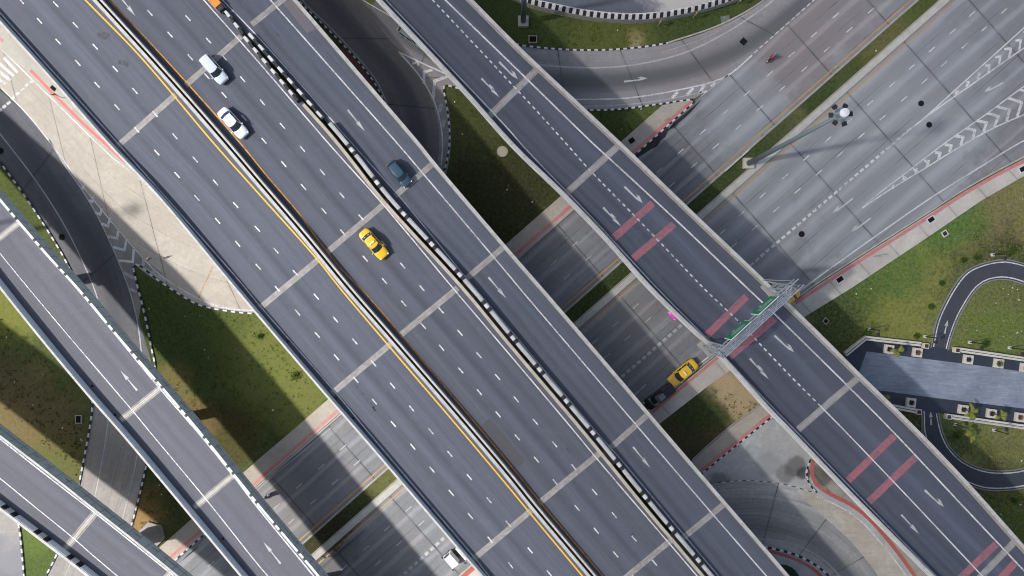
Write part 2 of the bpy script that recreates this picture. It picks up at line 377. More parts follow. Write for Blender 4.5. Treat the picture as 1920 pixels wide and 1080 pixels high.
M_CURVE = m_conc('curved_road_concrete', (.34, .33, .335), (.20, .20, .21), .15, (9.0, 14.0), True, None, 1.2, bands=[(4.6, 2.0, (.055, .055, .062), .85), (4.2, 3.2, (.12, .12, .13), .5)],
   spots=[(1200, 165, 5, (.25, .24, .24), .5), (1300, 145, 6, (.22, .20, .20), .5), (1150, 180, 4, (.25, .24, .24), .4)])
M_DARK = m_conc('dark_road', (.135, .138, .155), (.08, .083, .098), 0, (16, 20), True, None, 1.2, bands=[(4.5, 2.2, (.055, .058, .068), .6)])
M_LOT = m_conc('stained_concrete', (.50, .505, .50), (.32, .335, .35), .15, (9.0, 7.0), False, None, .3,
   spots=[(1492, 872, 1.5, (.07, .07, .07), .7), (1470, 888, 1.3, (.09, .09, .09), .6), (1440, 870, 2, (.2, .21, .22), .5), (1508, 888, 1.0, (.03, .03, .03), .8), (1345, 915, 2, (.07, .07, .07), .6)])
M_SKID = m_conc('skidmarked_road', (.42, .42, .42), (.18, .185, .19), 0, (9.0, 30.0), True, None, 1.7, bands=[(6.2, 2.2, (.11, .115, .125), .6), (3.4, 1.6, (.14, .145, .155), .5)])
def m_paver(name, c1, c2, sc=1.6, rot=HR):
    t = NT(name); pos = t.pos()
    x = t.n('ShaderNodeVectorRotate', rotation_type='Z_AXIS'); t.l.new(pos, x.inputs[0]); x.inputs['Angle'].default_value = -rot
    b = t.n('ShaderNodeTexBrick'); b.inputs['Scale'].default_value = sc; b.inputs['Mortar Size'].default_value = .012
    b.inputs['Color1'].default_value = (*c1, 1); b.inputs['Color2'].default_value = (*c2, 1); b.inputs['Mortar'].default_value = (c1[0]*.45, c1[1]*.45, c1[2]*.45, 1)
    t.l.new(x.outputs[0], b.inputs['Vector'])
    n = t.noise(pos, .35, 5, .65); f = t.noise(pos, 3.0, 5, .7)
    col = t.mix(t.rng(n, .4, .7, 0, .5), b.outputs[0], (c1[0]*.55, c1[1]*.56, c1[2]*.58))
    col = t.mix(t.rng(f, .45, .7, 0, .35), col, (c1[0]*.5, c1[1]*.5, c1[2]*.5))
    return t.fin(col, .9, b.outputs['Fac'], .3, .01)
M_WALK = m_paver('sidewalk_pavers', (.42, .375, .32), (.37, .335, .29))
M_WALK2 = m_conc('pale_sidewalk', (.56, .525, .48), (.44, .415, .385), .1, (5.0, 40.0), True, HR, .2, jw=.03)
M_PLAZA = None
t = NT('plaza_stone'); pos = t.pos()
x = t.n('ShaderNodeVectorRotate', rotation_type='Z_AXIS'); t.l.new(pos, x.inputs[0]); x.inputs['Angle'].default_value = math.radians(3)
st = t.noise(t.vscale(x.outputs[0], .35, 3.2), 1.0, 6, .7); bl = t.noise(pos, .25, 4, .6); fn = t.noise(pos, 5, 4, .7)
c = t.mix(t.rng(st, .35, .65), (.195, .23, .285), (.30, .34, .41)); c = t.mix(t.rng(bl, .42, .66, 0, .75), c, (.15, .175, .215)); c = t.mix(t.rng(t.noise(pos, 1.1, 6, .75), .58, .75, 0, .5), c, (.42, .45, .50)); c = t.mix(t.rng(fn, .35, .65, 0, .2), c, (.07, .08, .11))
sy = t.sep(x.outputs[0])[1]; jj = t.math('GREATER_THAN', t.math('ABSOLUTE', t.math('SUBTRACT', t.math('FRACT', t.math('DIVIDE', sy, .9)), .5)), .47)
jj = t.math('MULTIPLY', jj, t.rng(t.noise(pos, .8, 3), .5, .6, 0, .5)); c = t.mix(jj, c, (.07, .08, .11))
M_PLAZA = t.fin(c, .6, st, .2, .01)
M_PDARK = m_plain('plaza_dark_stone', (.030, .038, .058), .55, var=.35, sc=.6)
M_PARKRD = m_plain('park_road_asphalt', (.046, .050, .064), .85, var=.25, sc=.8)
def m_paint(name, col, wear=.5, base=(.1, .1, .12), sc=5.0):
    t = NT(name); pos = t.pos(); n = t.noise(pos, sc, 6, .75); b = t.noise(pos, .3, 3)
    w = t.rng(t.math('ADD', n, t.math('MULTIPLY', b, .35)), .62, .82, 0, wear)
    c = t.mix(t.noise(pos, 1.2, 4), tuple(x*.86 for x in col), col)
    return t.fin(t.mix(w, c, base), .7)
M_WHITE = m_paint('white_road_paint', (.62, .62, .63), .85)
M_WORN = m_paint('worn_white_paint', (.42, .42, .42), .8, (.15, .15, .16))
M_AWORN = m_paint('arrow_paint', (.47, .47, .48), .55)
M_LINEG = m_paint('pale_grey_line', (.36, .36, .36), .8, (.13, .13, .14))
M_YEL = m_paint('yellow_road_paint', (.80, .42, .03), .3)
M_ORG = m_paint('dirty_orange_line', (.60, .27, .03), .65, (.06, .04, .03), 2.5)
M_ORG2 = m_paint('orange_road_paint', (.50, .28, .07), .6, (.12, .10, .09))
M_RED = m_paint('red_surfacing', (.33, .115, .14), .95, (.10, .095, .12), 3.0)
M_PINK = m_paint('red_tactile_strip', (.50, .155, .155), .8, (.33, .27, .25), 3.0)
M_PINK2 = m_paint('bright_red_strip', (.40, .085, .07), .6, (.3, .2, .18))
def m_cwall(name, col, dirt=.5, rough=.8):
    t = NT(name); pos = t.pos(); n = t.noise(pos, .8, 6, .7); f = t.noise(t.vscale(pos, 1, 1, .25), 4.0, 5, .7)
    c = t.mix(t.rng(n, .4, .75, 0, dirt), col, (col[0]*.5, col[1]*.47, col[2]*.42)); c = t.mix(t.rng(f, .5, .8, 0, dirt), c, (col[0]*.35, col[1]*.34, col[2]*.32))
    return t.fin(c, rough, f, .2, .01)
M_PAR = m_cwall('parapet_concrete', (.31, .30, .285), .7); M_PARW = m_cwall('parapet_white', (.44, .44, .43), .6); M_PARC = m_cwall('parapet_cream', (.44, .395, .33), .6)
t = NT('parapet_bluegrey_panels'); uv = t.uv(); sx = t.sep(uv); pos = t.pos()
fr = t.math('ABSOLUTE', t.math('SUBTRACT', t.math('FRACT', t.math('DIVIDE', sx[0], 1.5)), .5)); j = t.math('GREATER_THAN', fr, .475)
n = t.noise(pos, 1.2, 5, .7); c = t.mix(t.rng(n, .35, .7), (.29, .34, .37), (.37, .42, .45)); c = t.mix(t.math('MULTIPLY', j, .7), c, (.05, .06, .07))
M_PARB = t.fin(c, .8, n, .2, .01)
M_BLK = m_plain('black_paint', (.018, .018, .022), .6, var=.3); M_WHT = m_cwall('white_kerb_paint', (.56, .56, .56), .4)
M_KERB = m_cwall('kerb_concrete', (.38, .36, .33), .6); M_KGRN = m_cwall('kerb_greenish', (.22, .25, .24), .5)
M_JNT = m_cwall('joint_concrete', (.29, .28, .27), .95); M_JNT2 = m_cwall('joint_steel', (.33, .33, .35), .5); M_JNTW = m_cwall('joint_white', (.46, .45, .43), .4)
M_GIRD = m_cwall('girder_concrete', (.30, .29, .28), .5)
M_GRATE = m_plain('iron_grate', (.012, .012, .014), .95, spec=.1, var=.4, sc=6)
M_STEEL = m_plain('galvanised_steel', (.38, .42, .46), .45, metal=.55, var=.12)
M_DSTEEL = m_plain('dull_steel_mast', (.13, .175, .20), .5, metal=.2, var=.15)
M_TAR = m_plain('fresh_tar', (.016, .016, .019), .75, var=.4, sc=1.5)
M_PATCH = m_plain('asphalt_patch', (.062, .062, .072), .85, var=.2, sc=2)

# ---------------------------------------------------------------- a thin cloud out of view, put in to soften the sun at right
t = NT('added_thin_cloud'); pos = t.pos(); nz = t.noise(pos, .008, 5, .6)
tr = t.n('ShaderNodeBsdfTransparent'); tl = t.n('ShaderNodeBsdfTranslucent'); tl.inputs[0].default_value = (.95, .96, 1, 1)
mx = t.n('ShaderNodeMixShader'); t.put(mx.inputs[0], t.rng(nz, .3, .7, .37, .53)); t.l.new(tr.outputs[0], mx.inputs[1]); t.l.new(tl.outputs[0], mx.inputs[2])
t.l.new(mx.outputs[0], t.t.nodes['Material Output'].inputs['Surface']); M_CLOUD = t.mat
mb = MB(); ch = 520.0; cc = Vector((150-.982*ch, 20-.19*ch, ch)); nu, nv = 48, 16; vs = []
for j in range(nv+1):
    ph = math.pi*j/nv
    for i in range(nu):
        a = 2*math.pi*i/nu; b = a-math.radians(-49)
        ca, sa = math.cos(a), math.sin(a); w1 = 1+.05*math.sin(5*a+1)+.04*math.sin(9*a+3*ph)+.03*math.sin(13*a)
        x_, y_ = 135*math.sin(ph)**.6*ca*w1, 260*math.sin(ph)**.6*sa*w1; z_ = 16*math.cos(ph)*(1+.3*math.sin(7*a)*math.sin(ph))
        th = math.radians(41); vs.append((cc.x+x_*math.cos(th)-y_*math.sin(th), cc.y+x_*math.sin(th)+y_*math.cos(th), cc.z+z_))
mb.add(vs, [(j*nu+i, (j+1)*nu+i, (j+1)*nu+(i+1) % nu, j*nu+(i+1) % nu) for j in range(nv) for i in range(nu)])
o = mb.build('added_cloud', M_CLOUD, smooth_=True); o['kind'] = 'structure'
# ---------------------------------------------------------------- ground
def struct(name, mb, mats): return mb.build(name, mats, kind='structure')
mb = MB(); G = 700
mb.add([(-G, -G, 0), (G, -G, 0), (G, G, 0), (-G, G, 0)], [(0, 1, 2, 3)]); struct('ground', mb, M_GRASS)
mb = MB(); mb.poly(smooth(PX([(1930, 318), (1842, 373), (1720, 455), (1595, 540), (1520, 585), (1470, 640), (1500, 720), (1600, 860), (1780, 1060), (1850, 1180), (2100, 1250), (2300, 700), (2200, 200)], .004), 3, True)); struct('park_lawn', mb, M_PARK)

# ground highway, both carriageways and median (axis line v = a - .882 u)
def hl(off):   # line parallel to the highway, off = v-offset at u=960 from the upper kerb line (v=190 at u=1302)
    return lambda u: 190 + .882*(1302-u) + off
UK = hl(0)
UY = lambda u: 237 + .8835*(1440-u); LY = lambda u: 312 + .8835*(1440-u)
def seg(fn, u0, u1, n=40): return [(u0+(u1-u0)*i/n, fn(u0+(u1-u0)*i/n)) for i in range(n+1)]
U0, U1 = -250, 2100
mb = MB(); mb.strip(PX(seg(lambda u: UK(u), U0, U1), .004), PX(seg(lambda u: UY(u)+9, U0, U1), .004)); struct('highway', mb, M_HWY)
LK = [(-200, 2025), (600, 1313), (780, 1153), (875, 1068), (1220, 766), (1335, 670), (1410, 611), (1492, 560), (1530, 533), (1640, 462), (1735, 402), (1812, 353), (1915, 297), (1990, 262), (2150, 195)]
lkw = smooth(PX(LK, .006), 2.0)
lyw = PX(seg(lambda u: LY(u)-9, -250, 2160, 120), .006)
n = 160; mb = MB(); mb.strip(resample(lyw, n), resample(lkw, n)); struct('highway', mb, M_HWY)
# median furniture: concrete channel, thin kerbs
def band(fn, o0, o1, z0, z1, name, mat, u0=U0, u1=U1):
    a = PX(seg(lambda u: fn(u)+o0, u0, u1), 0); b = PX(seg(lambda u: fn(u)+o1, u0, u1), 0)
    mb = MB(); mb.slab(a+b[::-1], z0, z1); struct(name, mb, mat)
band(LY, -26, -10, 0, .14, 'channel', m_cwall('channel_concrete', (.42, .41, .38), .5))
band(LY, -29, -27, 0, .18, 'kerb', M_KERB)
band(UY, 9, 12, 0, .15, 'kerb', M_KERB); band(UY, 12, 14, 0, .05, 'kerb', m_cwall('kerb_mossy', (.25, .24, .20), .7))

# markings on the ground
mk = MB()
def gl(pts, w=.17, z=.012, m=0, sm=True):
    p = smooth(PX(pts, z), 1.0) if sm else PX(pts, z); mk.line(p, w, m)
MKM = [M_WHITE, M_WORN, M_LINEG, M_ORG2, M_PINK, M_PINK2]
gl(seg(UY, U0, U1, 60), .16, .012, 3, False); gl(seg(LY, U0, U1, 60), .17, .012, 3, False)
def dash(u, v, ang, L=1.05, w=.17, z=.012, m=0, mbx=None):
    c = P(u, v, z); d = Vector((math.cos(ang), math.sin(ang), 0))*L/2; nn = Vector((-d.y, d.x, 0)).normalized()*w/2
    (mbx or mk).quad(c-d-nn, c+d-nn, c+d+nn, c-d+nn, m)
HA = math.atan(.8835)
rowA = [(1567, 29), (1526, 65), (1484, 102), (1444, 137.5), (1400.5, 175), (1359, 211), (1317.5, 247.5), (1276, 284), (1236.5, 319), (1197, 354), (1158, 388), (1118, 423), (1078, 457.5), (1039, 492), (999, 527), (960, 562), (920, 597), (880, 632), (841, 666), (801, 701), (762, 736), (722, 770), (683, 804), (643, 839), (602.5, 875), (561, 911), (519, 949), (478, 985), (437, 1021), (396, 1057), (1608, -8)]
rowB = [(1633, 20), (1592.5, 56), (1550.5, 92.5), (1508.5, 129), (1466.5, 166), (1425, 202.5), (1384, 239), (1342, 274), (1301, 310), (1260, 346), (1220, 381), (1181, 416), (1142, 450), (1103, 484), (1063, 519), (1023, 555), (984, 590), (944, 625), (905, 660), (866, 694), (827, 729), (787, 764), (748, 799), (708, 834), (669, 868), (628, 904), (587, 941), (545.5, 978), (504, 1014), (463, 1050)]
rowC = [(1822.5, 26), (1786, 59), (1747, 93), (1710, 125), (1673, 158), (1631.5, 193), (1592, 227), (1552, 262), (1512, 296), (1472, 331), (1430, 366), (1390.5, 400.5), (1354.5, 435), (1314, 470), (1273, 505), (1232, 540), (1192, 574), (1154, 608), (1115, 641), (1075, 677), (1035, 712), (766, 954), (725.5, 991), (686, 1028), (645, 1064.5)]
rowD = [(1882.5, 20.5), (1845.5, 54), (1808.5, 86), (1770, 120), (1733.5, 152), (1695.5, 185), (1655, 220.5), (1615, 254.5), (1575, 289), (1535, 324), (1495.5, 357.5), (1455.5, 392.5), (1415, 427), (1376, 460), (1336, 495), (1296, 530), (1255, 565), (1215, 600), (1176.5, 634), (1138, 668), (1098, 703), (1060, 738), (790, 981), (749, 1018), (709, 1055.5), (1920, -13)]
for r in (rowA, rowB, rowC, rowD):
    for (u, v) in r: dash(u, v, HA, 1.15, .15, .012, 1 if v > 300 and u < 1320 else 0)
def blocks(p0, p1, n=None, L=.62, w=.36, sp=.98, m=0, z=.012):
    a, b = P(*p0, z), P(*p1, z); d = (b-a); n = int(d.length/sp); ang = math.atan2(d.y, d.x)
    for i in range(n+1):
        c = a+d*(i/n); e = Vector((math.cos(ang), math.sin(ang), 0))*L/2; q = Vector((-e.y, e.x, 0)).normalized()*w/2
        mk.quad(c-e-q, c+e-q, c+e+q, c-e+q, m)
blocks((1367, 139), (1545, -18), m=0); blocks((1704, 244), (1410, 495), m=0); blocks((1400, 503), (1140, 729), m=1, w=.45); blocks((850, 993), (740, 1092), m=1, w=.45)
gl([(620, 803), (560, 853), (512, 892), (470, 930)], .16, .012, 2); gl([(400, 998), (330, 1062)], .16, .012, 2, False)
gl([(470, 497+445), (330, 1060)], .14, .012, 2, False)
# lower carriageway: edge line, gores
gl([(1990, 232), (1912, 268), (1840, 312), (1750, 368), (1640, 444), (1505, 541), (1440, 590), (1330, 668), (1215, 760)], .2, .014)
gl([(1990, -12), (1920, 52), (1815, 147), (1727, 226), (1675, 268)], .17, .014); gl([(1990, 45), (1920, 90), (1840, 146), (1730, 224), (1665, 278)], .2, .016)
gl([(1990, 115), (1920, 162), (1845, 217), (1772, 268), (1700, 323), (1650, 361), (1617, 389)], .17, .014); gl([(1990, 185), (1920, 215), (1865, 239), (1812, 268), (1730, 318), (1652, 366), (1617, 390)], .2, .016)
def chev(a, apex, b, w=.34, z=.018, m=0):
    A, X, B = P(*a, z), P(*apex, z), P(*b, z)
    for p, q in ((A, X), (X, B)):
        d = (q-p).normalized(); nn = Vector((-d.y, d.x, 0))*w/2; 
        if q is X: q = q+d*w*.35
        else: p = p-d*w*.35; p.z += .002; q = q.copy(); q.z += .002
        mk.quad(p-nn, q-nn, q+nn, p+nn, m)
for (a, x, b) in [((1902, 76), (1916, 74), (1911, 92)), ((1883, 75.5), (1895.5, 75), (1891, 104)), ((1898, 76+.1), (1915, 75), (1911, 92)),
                  ((1883, 92), (1895.5, 91), (1892, 108)), ((1866, 107), (1876, 106), (1873, 120)), ((1847, 123), (1856.5, 122.5), (1853, 136)), ((1833, 138.5), (1836, 138), (1833, 149)), ((1812, 154), (1816, 154), (1812, 163)), ((1792, 172), (1796, 171), (1791, 177))][3:]:
    chev(a, x, b)
chev((1904, 76), (1914, 75), (1911, 94)); chev((1918, 60), (1930, 59), (1927, 82))
for (a, x, b) in [((1891, 184), (1916, 192), (1907, 219)), ((1868, 199.5), (1893, 206), (1887, 227)), ((1851, 212), (1872, 218), (1864, 239)), ((1831, 226), (1850, 230), (1844, 248)), ((1811, 240.5), (1828, 244), (1824, 261)), ((1791, 255), (1806.5, 257), (1801, 272)), ((1771, 271), (1784, 273), (1780, 285)), ((1753, 286), (1763, 287), (1759, 299)), ((1733, 302), (1741, 302), (1738, 313)), ((1712, 318), (1719, 318), (1716, 325)), ((1691, 333), (1697, 333), (1694, 339)), ((1672, 349), (1676, 349), (1673, 354))]:
    chev(a, x, b, .40)
chev((1912, 168), (1940, 176), (1931, 205))
# curved ramp markings, top
gl([(1000, 119), (1017, 122), (1110, 127), (1185, 122), (1280, 100), (1360, 62), (1435, 12), (1480, -25)], .22, .02, 1)
gl([(1240, 98), (1290, 83), (1330, 67), (1400, 26)], .1, .02, 2)
gl([(1060, 187), (1082, 186.5), (1172, 184), (1260, 171), (1360, 144), (1410, 104)], .2, .02); gl([(1060, 199), (1095, 199), (1185, 195), (1262, 184), (1315, 173)], .14, .02, 1)
gl([(1315, 180), (1365, 141)], .14, .02, 1, False)
for a, b in (((1260, 184), (1271, 172)), ((1288, 178), (1300, 165)), ((1312, 174), (1321, 159)), ((1333, 162), (1342, 154))):
    A, B = P(*a, .022), P(*b, .022); mk.line([A, B], .42, 0)
gl([(1312, 174), (1326, 171)], .3, .022, 0, False)
# dark loop road markings
gl([(560, -20), (567, 0), (620, 52), (675, 112), (705, 150), (722, 185), (732, 225)], .16, .02, 1)
gl([(747, 97), (770, 122), (792, 150), (815, 192), (827, 237), (830, 270), (827, 310)], .2, .022, 0); gl([(747, 97), (795, 120), (850, 145)], .2, .022, 0)
gl([(660, -12), (680, 0), (735, 32), (760, 46)], .14, .022, 1)
chev((773, 116+4), (782, 116), (785, 123), .3, .024, 0); chev((795, 157), (795, 135), (811, 131), .38, .024, 0); chev((812, 187), (815, 152), (840, 143), .42, .024, 0)
for a, b in (((824, 210), (828, 194)), ((830, 238), (833, 224))): mk.line([P(*a, .024), P(*b, .024)], .5, 1)
# left pale road markings
gl([(-10, 80), (0, 90), (90, 178), (182, 268), (212, 297)], .18, .024); gl([(212, 297), (250, 325), (292, 364), (320, 395)], .2, .024)
gl([(-40, 125), (0, 163), (50, 213), (95, 268)], .2, .024); gl([(92, 262), (145, 336), (200, 405), (270, 486), (300, 515), (336, 540), (390, 568), (440, 580), (475, 582)], .17, .026)
gl([(92, 262), (120, 308), (155, 358), (180, 400), (200, 440), (222, 490), (240, 537), (255, 590), (265, 662), (268, 760), (257, 855), (245, 910), (230, 972), (205, 1060)], .17, .026, 1)
gl([(-20, 225), (15, 270), (55, 322), (95, 380), (125, 430), (150, 480), (168, 520), (178, 545), (184, 566), (196, 650), (205, 740), (200, 810), (190, 870), (177, 932), (150, 1010), (122, 1080)], .17, .026, 1)
for k, (a, x, b) in enumerate([((152, 352), (156, 353), (158, 347)), ((167, 376), (173, 378), (175, 370)), ((178, 398), (188, 402), (191, 391)), ((190, 419), (202, 424), (207, 409)), ((202, 443), (219, 447), (223, 429)), ((212, 463), (233, 469), (238, 447)), ((222, 488), (249, 491), (251, 462))]):
    chev(a, x, b, .36, .028, 0)
for a, b in (((232, 511), (250, 521)), ((268, 498), (270, 483)), ((289, 514), (288, 502)), ((243, 541), (256, 548))): mk.line([P(*a, .028), P(*b, .028)], .42, 1)
for a, b in (((7, 108), (33, 136)), ((-4, 116), (26, 143)), ((-10, 128), (19, 150)), ((-18, 136), (11, 158))): mk.line([P(*a, .028), P(*b, .028)], .42, 0)
for c in ((59, 153), (50, 160), (42, 167.5), (33, 175), (24, 184), (16, 193), (8, 200), (0, 207)):
    A = P(*c, .028); d = Vector((.77, .64, 0)); nn = Vector((-.64, .77, 0)); L, w = .3, .2; mk.quad(A-d*L-nn*w, A+d*L-nn*w, A+d*L+nn*w, A-d*L+nn*w, 0)
# right-bottom markings
gl([(1532, 931), (1580, 953), (1612, 975), (1636, 1000), (1672, 1043), (1700, 1082), (1720, 1120)], .2, .024)
gl([(1425, 1010), (1440, 1011), (1470, 1015), (1500, 1025), (1547, 1052), (1578, 1085), (1600, 1120)], .17, .024, 1)
gl([(1450, 785), (1380, 842), (1325, 886)], .14, .02, 1, False); gl([(1517, 866), (1511, 885), (1513, 905), (1526, 924)], .18, .024, 1)
gl([(1335, 910), (1345, 906.5), (1385, 902.5), (1440, 904.5), (1485, 912.5), (1527, 925)], .16, .03, 1)
struct('lane_markings', mk, MKM)

def arrow(mbx, tail, tip, z, kind='straight', w=.42, m=0, side=1):
    A = P(*tail, z); B = P(*tip, z); d = (B-A); L = d.length; d.normalize(); nn = Vector((-d.y, d.x, 0))*side
    if kind == 'straight': pts = [(0, -.16), (0, .16), (.60, .05), (.56, .30), (1, 0), (.56, -.30), (.60, -.05)]
    elif kind == 'turn': pts = [(0, -.17), (0, .17), (.62, -.02), (.70, .10), (.67, .22), (.55, .24), (.72, .42), (.86, .20), (1.0, -.04), (.84, -.18), (.76, -.26), (.70, -.24)]
    else: pts = [(0, -.17), (0, .17), (.36, .08), (.47, .27), (.62, .26), (.74, .07), (.60, .16), (.52, .06), (.66, .04), (.62, .16), (1, 0), (.60, -.28), (.63, -.07)]
    if kind == 'both': pts = [(0, -.17), (0, .17), (.40, .06), (.36, .30), (.58, .34), (.72, .14), (.62, .20), (.52, .12), (.60, .05), (.78, .18), (1, 0), (.60, -.30), (.62, -.07)]
    q = [A+d*L*a+nn*b*w*.8/.42 for a, b in pts]; mbx.poly(q, m)
ga = MB()
arrow(ga, (1170, 153), (1214, 146), .024, 'turn', m=0, side=1)
for a, b in (((1599, 372), (1561, 399)), ((1632, 409), (1595, 435)), ((1881, 155), (1845, 172))): arrow(ga, a, b, .02, 'turn', side=-1)
arrow(ga, (1211, 721), (1186, 744), .02, 'straight'); arrow(ga, (1771, 626), (1777, 600), .045, 'straight', .5); arrow(ga, (1746, 797), (1745, 771), .045, 'straight', .5)
struct('arrow_markings', ga, M_AWORN)

# roads as ribbons
def ribbon(name, L, R, z, mat, n=120):
    l = resample(smooth(PX(L, z), 2), n); r = resample(smooth(PX(R, z), 2), n)
    mb = MB(); mb.strip(l, r); return struct(name, mb, mat)
# loop road: left part pale, right part dark
LL = [(300, -160), (557, -20), (600, 45), (650, 95), (712, 175), (737, 235), (735, 290), (700, 345)]
LR = [(640, -180), (700, -60), (747, 60), (800, 130), (831, 161), (842, 215), (843, 270), (832, 330), (800, 400)]
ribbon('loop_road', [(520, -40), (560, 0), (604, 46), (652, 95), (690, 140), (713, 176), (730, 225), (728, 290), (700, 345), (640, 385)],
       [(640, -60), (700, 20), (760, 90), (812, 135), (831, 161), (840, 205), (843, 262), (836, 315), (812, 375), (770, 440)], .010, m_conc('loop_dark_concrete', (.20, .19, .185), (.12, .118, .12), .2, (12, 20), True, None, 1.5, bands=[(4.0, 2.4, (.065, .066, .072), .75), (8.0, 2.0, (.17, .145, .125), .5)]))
# pale strip of the gore on the right of the dark road
mb = MB(); mb.poly(smooth(PX([(752, 100), (772, 122), (800, 165), (818, 215), (824, 262), (818, 320), (800, 380), (815, 380), (838, 320), (846, 262), (842, 205), (834, 161), (880, 172), (920, 180), (880, 140), (830, 120)], .014), 1.5, True)); struct('road_gore', mb, M_MID)
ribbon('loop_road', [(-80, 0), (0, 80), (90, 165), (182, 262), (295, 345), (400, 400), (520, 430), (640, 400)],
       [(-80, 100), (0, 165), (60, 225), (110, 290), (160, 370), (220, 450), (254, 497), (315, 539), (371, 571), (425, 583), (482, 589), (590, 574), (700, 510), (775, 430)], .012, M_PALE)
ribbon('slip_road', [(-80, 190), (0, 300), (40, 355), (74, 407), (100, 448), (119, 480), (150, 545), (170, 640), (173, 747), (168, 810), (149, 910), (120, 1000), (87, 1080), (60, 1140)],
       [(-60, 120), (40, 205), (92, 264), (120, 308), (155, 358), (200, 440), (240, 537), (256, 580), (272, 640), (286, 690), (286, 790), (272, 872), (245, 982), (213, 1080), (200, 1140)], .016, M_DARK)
mb = MB(); mb.poly(smooth(PX([(92, 262), (120, 308), (155, 358), (180, 400), (200, 440), (222, 490), (240, 537), (258, 600), (264, 560), (256, 530), (249, 505), (254, 494), (266, 497), (290, 512), (306, 515), (270, 484), (200, 404), (145, 335)], .022), .6, True)); struct('road_gore', mb, m_conc('gore_concrete', (.30, .28, .265), (.20, .19, .185), .1, (9, 9), False, None, .6))
# lower, paler part of the slip road is concrete
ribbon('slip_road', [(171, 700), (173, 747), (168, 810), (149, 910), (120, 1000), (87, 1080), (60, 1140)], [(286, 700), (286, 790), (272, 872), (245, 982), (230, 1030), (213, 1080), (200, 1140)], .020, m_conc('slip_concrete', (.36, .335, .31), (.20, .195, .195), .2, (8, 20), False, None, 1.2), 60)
ribbon('curved_road', [(735, -40), (800, 25), (870, 60), (930, 78), (975, 86), (1060, 94.5), (1150, 94.5), (1252, 82), (1340, 53), (1400, 23), (1450, -10), (1500, -50)],
       [(690, 20), (740, 85), (800, 130), (865, 165), (930, 188), (1000, 200), (1100, 206), (1167, 204), (1235, 196), (1300, 186), (1330, 165), (1367, 139), (1440, 75), (1530, -5), (1580, -50)], .018, M_CURVE)
# corner road bottom-left
mb = MB(); mb.poly(PX([(-60, 900), (0, 935), (34, 975), (40, 1030), (46, 1100), (-60, 1100)], .016)); struct('side_road', mb, m_conc('side_concrete', (.40, .38, .35), (.27, .26, .25), .1, (9, 9), False, None, .6, spots=[(5, 1065, 4, (.13, .14, .16), .85), (25, 1040, 3, (.2, .2, .22), .6)]))
# bottom-right yard and turning road
mb = MB(); mb.poly(PX([(1285, 915), (1316, 888), (1446, 783), (1600, 880), (1900, 1180), (1200, 1180)], .010)); struct('junction_pavement', mb, M_LOT)
ribbon('turning_road', [(1240, 960), (1300, 925), (1345, 907), (1385, 903), (1440, 905), (1485, 913), (1530, 928), (1580, 952), (1635, 1000), (1700, 1080), (1740, 1140)],
       [(1300, 1060), (1350, 1025), (1400, 1016), (1440, 1024), (1490, 1037), (1530, 1057), (1560, 1080), (1590, 1120), (1610, 1150)], .014, M_SKID)
mb = MB(); mb.poly(smooth(PX([(1490, 915), (1540, 933), (1590, 958), (1640, 1005), (1705, 1085), (1740, 1130), (1680, 1130), (1640, 1070), (1590, 1010), (1540, 965)], .017), 2, True)); struct('junction_pavement', mb, m_conc('pale_road_edge', (.52, .485, .42), (.34, .33, .30), .2, (6, 4), False, None, .8))

# sidewalks (real slabs) with red strips
def walk(name, pts, z=.13, mat=None, sm=False):
    p = PX(pts, z); 
    if sm: p = smooth(p, 1.5, True)
    mb = MB(); mb.slab(p, 0, z); return struct(name, mb, mat or M_WALK)
def strip_on(name, pts, w, z, mat, sm=True):
    mb = MB(); mb.line(smooth(PX(pts, z), 1.0) if sm else PX(pts, z), w); return struct(name, mb, mat)
def kerb(pts, pattern=True, w=.22, h=.16, name='kerb', mat=None, step=.8, per=.52, close=False):
    p = smooth(PX(pts, h), step, close)
    if close: p.append(p[0].copy())
    mb = MB(); pr = [(-w/2, 0), (w/2, 0), (w/2, h), (-w/2, h)]
    pr = pr[::-1]
    mb.sweep(p, pr, 0, [(per, 0), (per, 1)] if pattern else None)
    return struct(name, mb, [M_BLK, M_WHT] if pattern else (mat or M_KERB))
walk('sidewalk', [(1296, 187), (1242, 197), (1165, 265), (1052, 367), (955, 452), (617, 747), (545, 810), (480, 865), (357, 975), (250, 1070), (200, 1118), (243, 1128), (327, 1052), (480, 912), (605, 803), (970, 483), (1212, 271), (1302, 193)])
strip_on('red_strip', [(1296, 191), (1255, 226), (1180, 292)], .5, .135, M_PINK, False); strip_on('red_strip', [(1105, 356), (960, 483)], .45, .135, M_PINK, False)
strip_on('red_strip', [(640, 764), (480, 904), (300, 1062)], .42, .135, M_PINK, False)
kerb([(1303, 190), (1212, 271), (1150, 326)], per=.55); kerb([(1300, 186), (1235, 195), (1167, 204), (1102, 206.5), (1040, 206)], per=.5); kerb([(1120, 353), (960, 494), (800, 635)], False); kerb([(660, 758), (480, 915), (395, 990)], False); kerb([(392, 994), (300, 1075)], per=.55)
